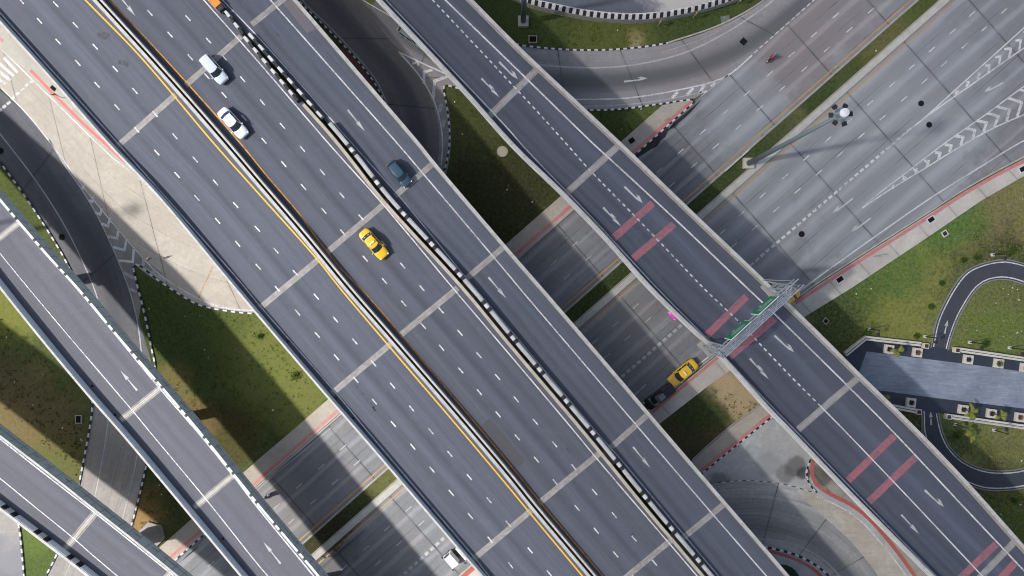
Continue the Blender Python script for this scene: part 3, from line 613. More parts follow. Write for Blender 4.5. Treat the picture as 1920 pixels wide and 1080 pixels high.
# lower sidewalk along the park
out = [(2000, 290), (1920, 330), (1842, 375), (1720, 458), (1595, 541), (1512, 592), (1430, 652), (1330, 722), (1240, 792), (1050, 960), (870, 1118), (780, 1200)]
inn = [(2000, 262), (1916, 300), (1813, 356), (1736, 405), (1641, 465), (1531, 536), (1493, 563), (1411, 614), (1336, 673), (1221, 769), (1045, 922), (876, 1071), (780, 1157)]
walk('sidewalk', out+inn[::-1], mat=M_WALK2)
kerb([(2000, 260), (1915, 297), (1812, 353), (1735, 402), (1640, 462), (1530, 533)], False); kerb([(1530, 533), (1492, 560), (1410, 611), (1335, 670), (1220, 766), (1045, 919), (875, 1068), (780, 1153)], False)
strip_on('red_strip', [(2000, 271), (1920, 302), (1815, 359), (1740, 408), (1645, 468), (1540, 536), (1492, 568)], .5, .135, M_PINK)
strip_on('red_strip', [(1385, 641), (1345, 671), (1222, 774)], .42, .135, M_PINK, False); strip_on('red_strip', [(905, 1050), (860, 1089)], .65, .135, M_PINK2, False)
# second sidewalk bottom right
walk('sidewalk', [(1450, 745), (1427, 760), (1365, 805), (1298, 864), (1250, 910), (1285, 925), (1317, 886), (1444, 781), (1475, 750)])
strip_on('red_strip', [(1452, 771), (1380, 830), (1305, 890)], .48, .135, M_PINK, False); kerb([(1455, 776), (1380, 836), (1305, 897)], per=.52)
kerb([(1430, 756), (1365, 803), (1298, 862)], False, .12)
# island at the turning road with the red band
walk('island', [(1530, 862), (1522, 885), (1527, 908), (1545, 922), (1590, 942), (1625, 968), (1665, 1015), (1700, 1060), (1740, 1120), (1800, 1140), (1760, 1050), (1650, 930), (1560, 850)], .15, m_conc('island_paving', (.42, .39, .34), (.26, .25, .23), .1, (3.0, 3.0), True, HR, .3, spots=[(1535, 890, 1.8, (.06, .055, .05), .7), (1560, 880, 1.6, (.08, .08, .075), .6)]), True)
strip_on('red_strip', [(1526, 862), (1522, 885), (1532, 909), (1560, 928), (1595, 946), (1628, 971), (1663, 1010), (1700, 1058), (1735, 1110)], .55, .156, M_PINK2)
kerb([(1520, 862), (1513, 885), (1518, 908), (1532, 924)], True, .16, .17, per=.5)
walk('island', [(1395, 1030), (1440, 1030), (1490, 1043), (1527, 1061), (1555, 1085), (1580, 1120), (1500, 1160), (1400, 1140)], .14, M_LOT, True)
kerb([(1395, 1020), (1440, 1027), (1490, 1040), (1527, 1058), (1556, 1082), (1580, 1115)], per=.58, w=.3); strip_on('red_strip', [(1400, 1028), (1440, 1033), (1487, 1047), (1522, 1065), (1548, 1088)], .45, .146, M_PINK2)
mb = MB(); mb.poly(smooth(PX([(1465, 1058), (1490, 1068), (1500, 1090), (1460, 1110), (1440, 1070)], .15), 1, True)); mb.build('planting_bed', m_plain('bed_plants', (.010, .040, .022), .9, var=.6, sc=2), kind='structure')
kerb([(1345, 905.5), (1385, 901.5), (1440, 903.5), (1485, 911.5), (1527, 924)], True, .10, .05, per=.6)
# grass kerbs
kerb([(960, 80), (975, 84), (1060, 92.5), (1150, 92.5), (1218, 86), (1252, 80)]); kerb([(1252, 80), (1340, 50.5), (1400, 21), (1450, -12)], False)
kerb([(557, -2), (604, 44), (652, 93), (690, 138), (713, 174), (726, 205)], per=.5); strip_on('red_strip', [(640, 92), (665, 117), (690, 149), (706, 172)], .5, .1, m_paint('dark_red_strip', (.16, .05, .06), .6, (.06, .04, .04)))
kerb([(880, 170), (850, 163), (838, 160), (832, 163), (835, 185), (840, 215), (843, 262), (838, 300), (828, 335)], per=.52)
kerb([(0, 305), (40, 359), (74, 409), (100, 450), (120, 484), (150, 545)], per=.62)
kerb([(285, 700), (290, 690), (283, 650), (275, 610), (266, 570), (258, 540), (252, 515), (250, 501), (255, 496), (266, 501), (285, 517), (315, 538), (345, 557), (371, 571), (425, 583), (482, 588), (520, 586)], per=.60)
kerb([(173, 740), (172, 770), (166, 812), (157, 860), (147, 910), (135, 950)], per=.62); kerb([(285, 820), (274, 872), (262, 925), (247, 982), (238, 1010)], per=.6)
kerb([(33, 975), (37, 1000), (41, 1040), (46, 1100)], per=.6); kerb([(115, 1018), (105, 1042), (95, 1062), (80, 1090)], per=.6)
# top-left sidewalk, red strip, grate
walk('sidewalk', [(-60, -40), (20, 40), (200, 262), (300, 365), (292, 362), (182, 268), (90, 175), (0, 88), (-60, 30)], .13, m_paver('left_pavers', (.42, .40, .36), (.38, .36, .32), .8))
strip_on('red_strip', [(57, 131), (100, 176), (150, 226), (200, 272), (235, 305)], .42, .136, m_paint('left_red_strip', (.52, .13, .13), .35, (.4, .3, .26))); strip_on('red_strip', [(-10, 62), (6, 78)], .42, .136, M_PINK, False)
# fresh tar beside the kerb and irregular concrete under it
mb = MB(); mb.poly(PX([(1304, 196), (1316, 186), (1304, 200), (1296, 210), (1283, 222), (1268, 234), (1252, 246), (1248, 257), (1240, 262), (1232, 275), (1222, 279), (1205, 290), (1188, 300), (1180, 312), (1160, 330), (1150, 326), (1212, 272)], .016)); struct('tar_strip', mb, M_TAR)

# ---------------------------------------------------------------- viaducts
def attach(o, e):
    o.parent = e; o.matrix_parent_inverse = Matrix.Translation(-Vector(e.location)); return o
def ext(p, a=70.0):
    p = [Vector(x) for x in p]; d0 = (p[0]-p[1]).normalized(); d1 = (p[-1]-p[-2]).normalized()
    return [p[0]+d0*a]+p+[p[-1]+d1*a]
PATT_LONG = [(3.75, 1), (.52, 2), (.62, 1), (.55, 2)]
t = NT('tyre_rub'); pos = t.pos(); nz = t.noise(pos, 3.0, 6, .8); M_MARK = t.fin(t.mix(t.rng(nz, .4, .6), (.045, .046, .055), (.082, .088, .11)), .85)
class Via:
    def __init__(s, name, label, Lp, Rp, zd, mat, extL=(1, 1), slabw=.55):
        s.zd = zd; s.zp = zd+.95
        s.L = smooth(ext(PX(Lp, s.zp)), 2.0); s.R = smooth(ext(PX(Rp, s.zp)), 2.0)
        for q in s.L+s.R: q.z = zd
        n = 170; l = resample(s.L, n); r = resample(s.R, n)
        c = (l[n//2]+r[n//2])/2; s.e = empty(name, (c.x, c.y, 0), label, 'elevated road')
        mb = MB(); mb.strip(l, r); attach(mb.build('deck', mat), s.e)
        # slab edge, soffit and box girder
        gl_ = [a.lerp(b, .22) for a, b in zip(l, r)]; gr_ = [a.lerp(b, .78) for a, b in zip(l, r)]
        g2l = [a.lerp(b, .30) for a, b in zip(l, r)]; g2r = [a.lerp(b, .70) for a, b in zip(l, r)]
        def zz(p, z): return [Vector((q.x, q.y, z)) for q in p]
        mb = MB(); mb.strip(zz(r, zd-.3), zz(l, zd-.3)); mb.strip(zz(gl_, zd-.35), zz(g2l, zd-1.9)); mb.strip(zz(g2l, zd-1.9), zz(g2r, zd-1.9)); mb.strip(zz(g2r, zd-1.9), zz(gr_, zd-.35))
        mb.strip(zz(l, zd-.02), zz(l, zd-.3)); mb.strip(zz(r, zd-.3), zz(r, zd-.02))
        attach(mb.build('box_girder', M_GIRD), s.e)
        s.mk = MB(); s.zm = zd+.008
    def parapet(s, side, w=.42, face=None, cope=None, pattern=None, copepat=None, lo=-.95, hi=.95, t0=None, t1=None, batter=.0):
        p = s.L if side == 'L' else s.R; sg = 1 if side == 'L' else -1
        if t0 is not None or t1 is not None:
            sl_ = arclen(p); p = cutp(p, sl_, t0 or 0, t1 or sl_[-1])
        zd = s.zd; mb = MB(); pr = [(0, zd+lo), (0, zd+hi), (sg*w, zd+hi), (sg*(w+batter), zd+.03), (sg*(w+batter), zd+lo)]
        mats = [face or M_PAR, M_WHT, M_BLK]
        mb.sweep(p, pr, 0, pattern); o = attach(mb.build('parapet', mats), s.e)
        mc = MB(); pc = [(-sg*.02, zd+hi), (-sg*.02, zd+hi+.07), (sg*(w*.8), zd+hi+.07), (sg*(w*.8), zd+hi)]
        if cope is not None:
            mc.sweep(p, pc, 0, copepat or ([(5.98, 0), (.02, 2)])); 
            q = mc.build('coping', [cope, M_WHT, M_BLK]); q.parent = o
        return o
    def line(s, pts, w=.17, m=0, dz=0.0):
        s.mk.line(smooth(ext(PX(pts, s.zm+dz), 40), 1.5), w, m)
    def lineseg(s, pts, w=.17, m=0, dz=0.0): s.mk.line(smooth(PX(pts, s.zm+dz), 1.5), w, m)
    def dashes(s, pts, m=0):
        for i, (u, v) in enumerate(pts):
            a = pts[i-1] if i else pts[i+1]; q = pts[i+1] if i < len(pts)-1 else pts[i-1]
            dash(u, v, math.atan2(-(q[1]-a[1]), q[0]-a[0]) if (q != a) else math.atan2(-(v-a[1]), u-a[0]), 1.0, .17, s.zm, m, s.mk)
    def joint(s, a, b, w=.78, core=.12, m0=None, m1=None):
        mb = MB(); A, B = P(*a, s.zd+.004), P(*b, s.zd+.004); mb.line([A, B], w, 0)
        A2, B2 = P(*a, s.zd+.006), P(*b, s.zd+.006); o = attach(mb.build('expansion_joint', m0 or M_JNT), s.e)
        m2 = MB(); m2.line([A2, B2], core, 0)
        q = m2.build('joint_seal', m1 or M_JNT2); q.parent = o
        m3 = MB(); m3.line([P(*a, s.zd+.014), P(*b, s.zd+.014)], .035, 0); q = m3.build('gap', M_BLK); q.parent = o
    def arrow(s, tail, tip, kind='straight', side=1, w=.46):
        mb = MB(); arrow(mb, tail, tip, s.zd+.02, kind, w, 0, side); attach(mb.build('arrow_marking', M_AWORN), s.e)
    def patch(s, name, pts, mat, dz=.003):
        mb = MB(); mb.poly(PX(pts, s.zd+dz)); attach(mb.build(name, mat), s.e)
    def pier(s, u, v, r=1.0, ang=None):
        c = P(u, v, s.zd); mb = MB(); zt = s.zd-1.9
        n = 6; a0 = .4
        mb.tube((c.x, c.y, 0), (c.x, c.y, zt-1.3), r, r, 16); attach(mb.build('pier', M_GIRD), s.e)
        d = (s.L[len(s.L)//2+1]-s.L[len(s.L)//2]).normalized(); an = math.atan2(d.y, d.x)
        mb = MB(); mb.box((c.x, c.y, zt-.65), (2.0, 2.6*r, 1.28), an); attach(mb.build('pier_cap', M_GIRD), s.e)
        mb = MB(); mb.tube((c.x, c.y, 0), (c.x, c.y, .25), r*1.55, r*1.55, 6); attach(mb.build('pier_footing', M_GIRD), s.e)
    def done(s): attach(s.mk.build('lane_marking', [M_WHITE, M_YEL, M_ORG, M_WORN, M_LINEG]), s.e)

Z0 = 7.5
# --- main carriageway (left)
gap = [(183, 0), (304, 133), (425, 271), (482, 338), (567, 437), (652, 540), (732, 632), (888, 813), (960, 899), (1000, 949), (1110, 1080)]
def sh(pts, dx): return [(u+dx, v) for u, v in pts]
V1 = Via('viaduct', 'widest elevated road, grey asphalt with a bright yellow edge line along its central barrier', [(0, 43), (100, 154), (200, 268), (295, 368), (437, 538), (480, 589), (615, 747), (672, 812), (780, 938), (875, 1049), (902, 1080)], sh(gap, -2.5), Z0, M_D1)
V1.parapet('L', .30, m_cwall('parapet_bluish', (.62, .67, .72), .4), M_PARW); V1.parapet('R', .42, M_PAR, M_PARW)
V1.line([(0, 24), (110, 146), (222, 270), (342, 405), (460, 540), (480, 565), (630, 737), (692, 812), (790, 928), (890, 1046), (917, 1080)])
V1.line([(160, 0), (262, 105), (402, 270), (480, 357.5), (597, 489), (638, 541), (726, 645), (867, 810), (960, 921), (992, 960), (1092, 1080)], .19, 1)
V1.dashes([(3, -43), (40, 2), (74, 39), (109, 78), (146, 118), (182, 159), (219.5, 201), (256.5, 243.5), (294, 286), (332, 328), (369, 371), (408, 414), (445.5, 457), (484, 500), (520, 541.5), (558, 586), (595, 628), (631, 670), (667, 712), (702, 753), (737.5, 795), (774, 837.5), (810, 880.5), (846, 924), (882, 967.5), (919, 1012), (957.5, 1060)])
V1.dashes([(104.5, 8), (141.5, 47), (178.5, 87.5), (216, 129), (253, 170.5), (291, 214), (328, 255.5), (366, 299), (404, 342), (442, 384.5), (482.5, 429), (517.5, 470), (554, 512), (593, 556), (629, 599), (665, 640), (700.5, 681.5), (736, 723), (772, 766), (808, 808.5), (843.5, 851), (880, 894.5), (917, 938), (953, 982), (994, 1032), (1030, 1075)])
for a, b in (((329, 178), (220, 274)), ((600, 484), (487, 578)), ((736, 642), (622, 738)), ((996, 957), (887, 1049))): V1.joint(a, b)
for pts, w in (([(183, 66), (196, 65), (206, 68)], .7), ([(190, 70), (200, 72)], .4), ([(222, 116), (234, 118), (240, 124)], .6), ([(668, 722), (686, 746), (704, 770)], .22), ([(700, 762), (705, 771)], .35)):
    m9 = MB(); m9.line(smooth(PX(pts, Z0+.0045), .3), w); attach(m9.build('tyre_mark', M_MARK), V1.e)
V1.done()
# --- second carriageway
g2 = [(376, -30), (400, 0), (428, 28), (452, 60), (478, 90), (610, 233), (655, 287), (720, 370), (872, 537), (960, 643), (1103, 812), (1212, 946), (1325, 1080)]
V2 = Via('viaduct', 'elevated road with the yellow taxi and two white cars, dirty orange line at its left', sh(gap, 3.5), sh(g2, -4), Z0, M_D2)
V2.parapet('L', .30, M_PAR, M_PARW, hi=.78)
tR = [i for i, q in enumerate(V2.R) if q.y < P(0, 182, V2.zp).y][0]
sR = arclen(V2.R)[tR]
V2.parapet('R', .40, M_PARC, M_PARC, t0=sR)
V2.line([(382, 0), (480, 111), (617, 270), (717, 382), (850, 541), (960, 670), (1078, 810), (1115, 855), (1307, 1080)])
V2.line([(205, 0), (330, 133), (452, 270), (500, 330), (560, 400), (600, 455), (640, 505), (676, 541), (752, 628), (905, 810), (960, 876), (1014, 943), (1130, 1080)], .17, 2)
V2.dashes([(243, -20), (281, 24), (319, 65), (357, 107.5), (388, 143), (420, 178), (457.5, 221), (495, 264), (532, 307.5), (569, 350.5), (607, 395), (643, 436), (685, 485), (721, 527), (757, 569), (793.5, 611), (828, 652), (864, 694.5), (899, 735.5), (934, 777), (970, 820), (1006, 862), (1041, 904), (1082, 952.5), (1118, 995), (1154.5, 1039.5), (1190, 1084)])
V2.dashes([(314, -8), (352.5, 34), (391, 76), (420, 108), (455, 148.5), (492, 192), (529.5, 236), (567, 279), (604.5, 323), (641, 366), (677, 407.5), (719, 456), (755, 498), (791, 540), (827, 582), (862.5, 624), (898, 666), (933, 707), (968, 749), (1004, 791), (1040, 833), (1076, 876), (1115, 922.5), (1152, 966), (1189, 1010), (1227, 1055)])
for a, b in (((348, 160), (452, 68)), ((613, 473), (727, 377)), ((750, 629), (858, 540)), ((1010, 944), (1124, 850)), ((1172, 1084), (1264, 1008))): V2.joint(a, b)
V2.arrow((222, -10), (254, 30))
V2.patch('asphalt_patch', [(917, 785), (931, 799), (983, 862), (982, 868), (975, 874), (966, 877), (900, 801)], M_PATCH)
for pts, w in (([(1063, 840), (1068, 846), (1070, 851)], .3), ([(1184, 1000), (1190, 1006)], .5), ([(1240, 995), (1248, 1004), (1253, 1009)], .5), ([(545, 395), (552, 405), (561, 414)], .35), ([(575, 425), (582, 436)], .4)):
    m9 = MB(); m9.line(smooth(PX(pts, Z0+.0045), .3), w); attach(m9.build('tyre_mark', M_MARK), V2.e)
V2.done()
# --- third carriageway (ramp)
V3 = Via('viaduct', 'single lane elevated ramp carrying the dark blue car, black and white barrier at its left', sh(g2, 5), [(557, 0), (672, 134), (790, 272), (812, 300), (960, 474), (1020, 543), (1135, 677), (1248, 810), (1345, 923), (1441, 1034), (1482, 1082)], Z0+.02, M_D3)
tL = [i for i, q in enumerate(V3.L) if q.y < P(0, 228, V3.zp).y][0]; sL = arclen(V3.L)[tL]
V3.parapet('L', .50, m_cwall('parapet_silver', (.50, .53, .57), .3), M_PARW, pattern=[(3.7, 0), (.55, 2), (.65, 1), (.55, 2)], copepat=[(3.7, 0), (.55, 2), (.65, 1), (.55, 2)], t0=sL)
V3.parapet('R', .48, M_PAR, M_PARW)
V3.line([(417, 0), (480, 65), (570, 165), (661, 270), (750, 370), (890, 540), (960, 622), (1120, 812), (1155, 851), (1285, 1006), (1347, 1080)], .14)
V3.line([(507, 0), (625, 133), (746, 270), (792, 324), (960, 523), (974, 540), (1090, 676), (1205, 811), (1337, 965), (1437, 1080)], .18)
for a, b in (((472, 46), (534, -4)), ((741, 367), (816, 303)), ((874, 523), (948, 460)), ((1138, 846), (1216, 776)), ((1279, 1010), (1359, 944))): V3.joint(a, b)
for a, b in (((652, 206), (684, 246)), ((916, 520), (949, 559)), ((1187, 838), (1219, 877))): V3.arrow(a, b)
V3.patch('asphalt_patch', [(527, 2), (548, 0), (592, 55), (575, 62)], m_plain('patch_brownish', (.125, .115, .13), .85, var=.1))
for pts, w in (([(497, 68), (505, 63), (515, 63), (525, 67)], .3),):
    m9 = MB(); m9.line(smooth(PX(pts, Z0+.0245), .3), w); attach(m9.build('tyre_mark', M_MARK), V3.e)
V3.done()
# --- right-hand viaduct with the gantry
V4 = Via('viaduct', 'darker elevated road at right with red bars, a dotted line and the steel sign gantry', [(709, 0), (790, 86), (870, 172), (960, 273), (1055, 365), (1135, 448), (1217, 540), (1285, 607), (1347, 665), (1440, 768), (1481, 810), (1600, 934), (1745, 1080)], [(887, 0), (960, 74), (1010, 122), (1167, 270), (1300, 398), (1440, 531), (1530, 618), (1612, 700), (1725, 810), (1820, 910), (1907, 1008), (1960, 1068)], Z0, M_D4)
V4.parapet('L', .40, m_cwall('parapet_whitish', (.60, .60, .60), .3), M_PARW); V4.parapet('R', .50, M_PAR, M_PARW)
V4.line([(724, 0), (842, 124), (960, 250), (977, 270), (1104, 402), (1232, 540), (1335, 645), (1440, 755), (1494, 810), (1620, 940), (1755, 1080)], .19)
V4.line([(835, 0), (960, 121), (1115, 272), (1136, 291), (1270, 415), (1402, 541), (1440, 577), (1587, 721), (1676, 811), (1800, 943), (1920, 1070)], .21)
cen = smooth(PX([(801, -10), (811, 0), (880, 73), (954, 152), (1010, 212), (1057, 264), (1105, 318), (1190, 405), (1260, 478), (1320, 541), (1384, 602), (1440, 661), (1482, 705), (1526, 749)], V4.zm), .5)
cs = arclen(cen); tt = 0
while tt < cs[-1]:
    a, d = at_s(cen, cs, tt); q = Vector((-d.y, d.x, 0))*.095; V4.mk.quad(a-q, a+d*.5-q, a+d*.5+q, a+q, 0); tt += .93
V4.lineseg([(1534, 757), (1587, 811), (1715, 945), (1842, 1080), (1900, 1140)], .17)
for a, b in (((918, 217), (1010, 127)), ((1059, 365), (1163, 270)), ((1496, 806), (1614, 704)), ((1836, 1084), (1908, 1010))): V4.joint(a, b, .9, .3)
def redbar(a, b, w=.98):
    mb = MB(); mb.line([P(*a, Z0+.003), P(*b, Z0+.003)], w); attach(mb.build('red_bar_marking', M_RED), V4.e)
for a, b in (((1150, 447), (1224, 381)), ((1187, 485), (1264, 420)), ((1325, 629), (1400, 556)), ((1367, 670), (1453, 597)), ((1590, 901), (1677, 817)), ((1629, 941), (1717, 857)), ((1800, 1085), (1868, 1020)), ((1840, 1125), (1905, 1053))): redbar(a, b)
V4.arrow((903, 147), (936, 182), 'both'); V4.arrow((936, 116), (971, 148), 'turn'); V4.arrow((1131, 389), (1164, 424), 'both'); V4.arrow((1171, 350), (1205, 380), 'turn')
V4.arrow((1406, 672), (1441, 711), 'both'); V4.arrow((1452, 629), (1489, 660), 'turn'); V4.arrow((1690, 965), (1723, 1001)); V4.arrow((1734, 919), (1770, 950), 'turn')
V4.done()
# --- ramp A
ZA = 8.5
V5 = Via('viaduct', 'pale elevated ramp at left with blue-grey parapets, between the grass and the wide road', [(-40, 488), (0, 541), (80, 641), (167, 745), (225, 811), (290, 888), (355, 966), (450, 1080)], [(-40, 330), (0, 371), (37, 415), (95, 482), (149, 541), (230, 638), (308, 728), (378, 811), (440, 888), (486, 945), (600, 1080)], ZA, M_DA)
V5.parapet('L', .32, m_cwall('parapet_inner_blue', (.60, .67, .74), .35), M_PARW, lo=-1.15)
V5.parapet('R', .34, M_PARB, M_PARW, copepat=[(3.3, 1), (.4, 2), (.75, 1), (.4, 2)], lo=-.95)
V5.line([(-40, 330), (0, 374), (32, 415), (144, 541), (300, 729), (371, 811), (437, 892), (480, 948), (588, 1080)][0:], .17)
V5.line([(-40, 424), (0, 475), (54, 541), (150, 655), (250, 772), (282, 811), (387, 937), (480, 1054), (502, 1080)], .14)
for a, b in (((-2, 447), (37, 416)), ((226, 788), (302, 726)), ((364, 952), (437, 891))): V5.joint(a, b, .85, .32, M_JNT, M_JNTW)
V5.arrow((257, 732), (226, 695)); V5.arrow((526, 1057), (494, 1016)); V5.pier(292, 806, .8); V5.pier(40, 530, .8); V5.pier(560, 1140, .8); V5.done()
# this ramp climbs from the top left: lower its upper end (every point keeps its own place along the ramp)
for o in [o for o in V5.e.children_recursive if o.type == 'MESH']:
    for vt in o.data.vertices:
        x, y, z = vt.co; vv = 540-y*F/(H-z); f = max(0.0, min(1.0, (640-vv)/520)); z2 = z-2.3*f*f*(3-2*f)*z/8.5
        k = (H-z2)/(H-z); vt.co = (x*k, y*k, z2)
# --- ramp B
V6 = Via('viaduct', 'pale elevated ramp in the lower left corner, a striped parapet on its far left side', [(-40, 925), (0, 956), (70, 1009), (162, 1080), (230, 1135)], [(-40, 784), (0, 815), (90, 884), (181, 956), (255, 1014), (326, 1072), (380, 1116)], ZA, M_DA)
V6.parapet('L', .40, m_cwall('parapet_inner_pale', (.70, .75, .79), .3), M_PARW, pattern=[(3.1, 0), (.7, 2), (.85, 1), (.75, 2)], lo=-1.15)
V6.parapet('R', .30, M_PARB, M_PARW, lo=-.95)
V6.line([(-40, 792), (0, 823), (88, 892), (177, 961), (250, 1019), (320, 1075)], .17)
V6.line([(-40, 866), (0, 897), (60, 946), (135, 1007), (175, 1042), (220, 1080)], .14)
for a, b in (((119, 1033), (182, 958)), ((300, 1096), (328, 1066))): V6.joint(a, b, .95, .34, M_JNT, M_JNTW)
V6.pier(222, 1046, 1.25); V6.done()
# piers of the four middle roads
for v_, pts in ((V1, [(60, 40), (250, 210), (520, 470), (790, 790), (1010, 1060)]), (V2, [(330, 80), (540, 320), (690, 500), (850, 690), (1150, 1010)]), (V3, [(640, 180), (740, 305), (900, 480), (1060, 670), (1330, 980)]), (V4, [(870, 100), (990, 230), (1150, 400), (1560, 770), (1700, 900)])):
    for (u, v) in pts: v_.pier(u, v, .95)

# black-and-white concrete barriers where the two roads part, and the orange crash cushion
def barrier(px, nxt, black, lab, grp, L=1.02):
    a = P(*px, Z0); b = P(*nxt, Z0); an = math.atan2(b.y-a.y, b.x-a.x)
    mb = MB(); pr = [(-.25, 0), (-.22, .18), (-.17, .80), (.17, .80), (.22, .18), (.25, 0)]
    vs = [(x*L/2, y, z) for x in (-1, 1) for y, z in pr]; k = 6
    mb.add(vs, [(i, (i+1) % k, k+(i+1) % k, k+i)[::-1] for i in range(k)]+[tuple(range(k)), tuple(range(k, 2*k))[::-1]])
    o = mb.build('road_barrier', M_BLK if black else M_WHT); o.location = a; o.rotation_euler = (0, 0, an)
    o['label'] = lab; o['category'] = 'barrier'; o['group'] = grp
def barrier_row(p0, p1, n, first, labs, grp):
    for i in range(n):
        f0, f1 = i/n, (i+1)/n; a = (p0[0]+(p1[0]-p0[0])*f0, p0[1]+(p1[1]-p0[1])*f0); b = (p0[0]+(p1[0]-p0[0])*f1, p0[1]+(p1[1]-p0[1])*f1)
        barrier(a, b, (i+first) % 2 == 1, labs[(i+first) % 2], grp)
barrier_row((431, 31), (463, 72), 4, 0, ('white barrier block in the single row just below the orange crash cushion', 'black barrier block in the single row just below the orange crash cushion'), 'single row of barrier blocks')
barrier_row((466, 78), (565, 196), 12, 0, ('white barrier block in the left row beside the black gap', 'black barrier block in the left row beside the black gap'), 'left row of barrier blocks')
barrier_row((475, 72), (610, 227), 15, 0, ('white barrier block in the right row beside the black gap', 'black barrier block in the right row beside the black gap'), 'right row of barrier blocks')
e = empty('crash_cushion', P(406, 6, Z0), 'orange box shaped crash cushion with a black end, ahead of the striped barriers', 'crash cushion', math.atan2(-(24-(-14)), 423-389))
mb = MB()
for i in range(4): mb.box((-3.0+i*1.12, 0, .55), (1.08, 1.0, .8))
mb.build('orange_cover', m_plain('orange_plastic', (.80, .23, .035), .45, var=.08), e)
mb = MB(); mb.box((1.25, 0, .5), (.75, .85, .7)); mb.box((1.75, 0, .35), (.3, .5, .5)); mb.build('end_box', M_BLK, e)
mb = MB(); mb.box((1.3, 0, .87), (.35, .5, .04)); mb.build('window_plate', M_PDARK, e)
for y in (-.56, .56):
    mb = MB(); mb.box((-1.0, y, .45), (5.2, .05, .25)); mb.build('side_rail', M_STEEL, e)

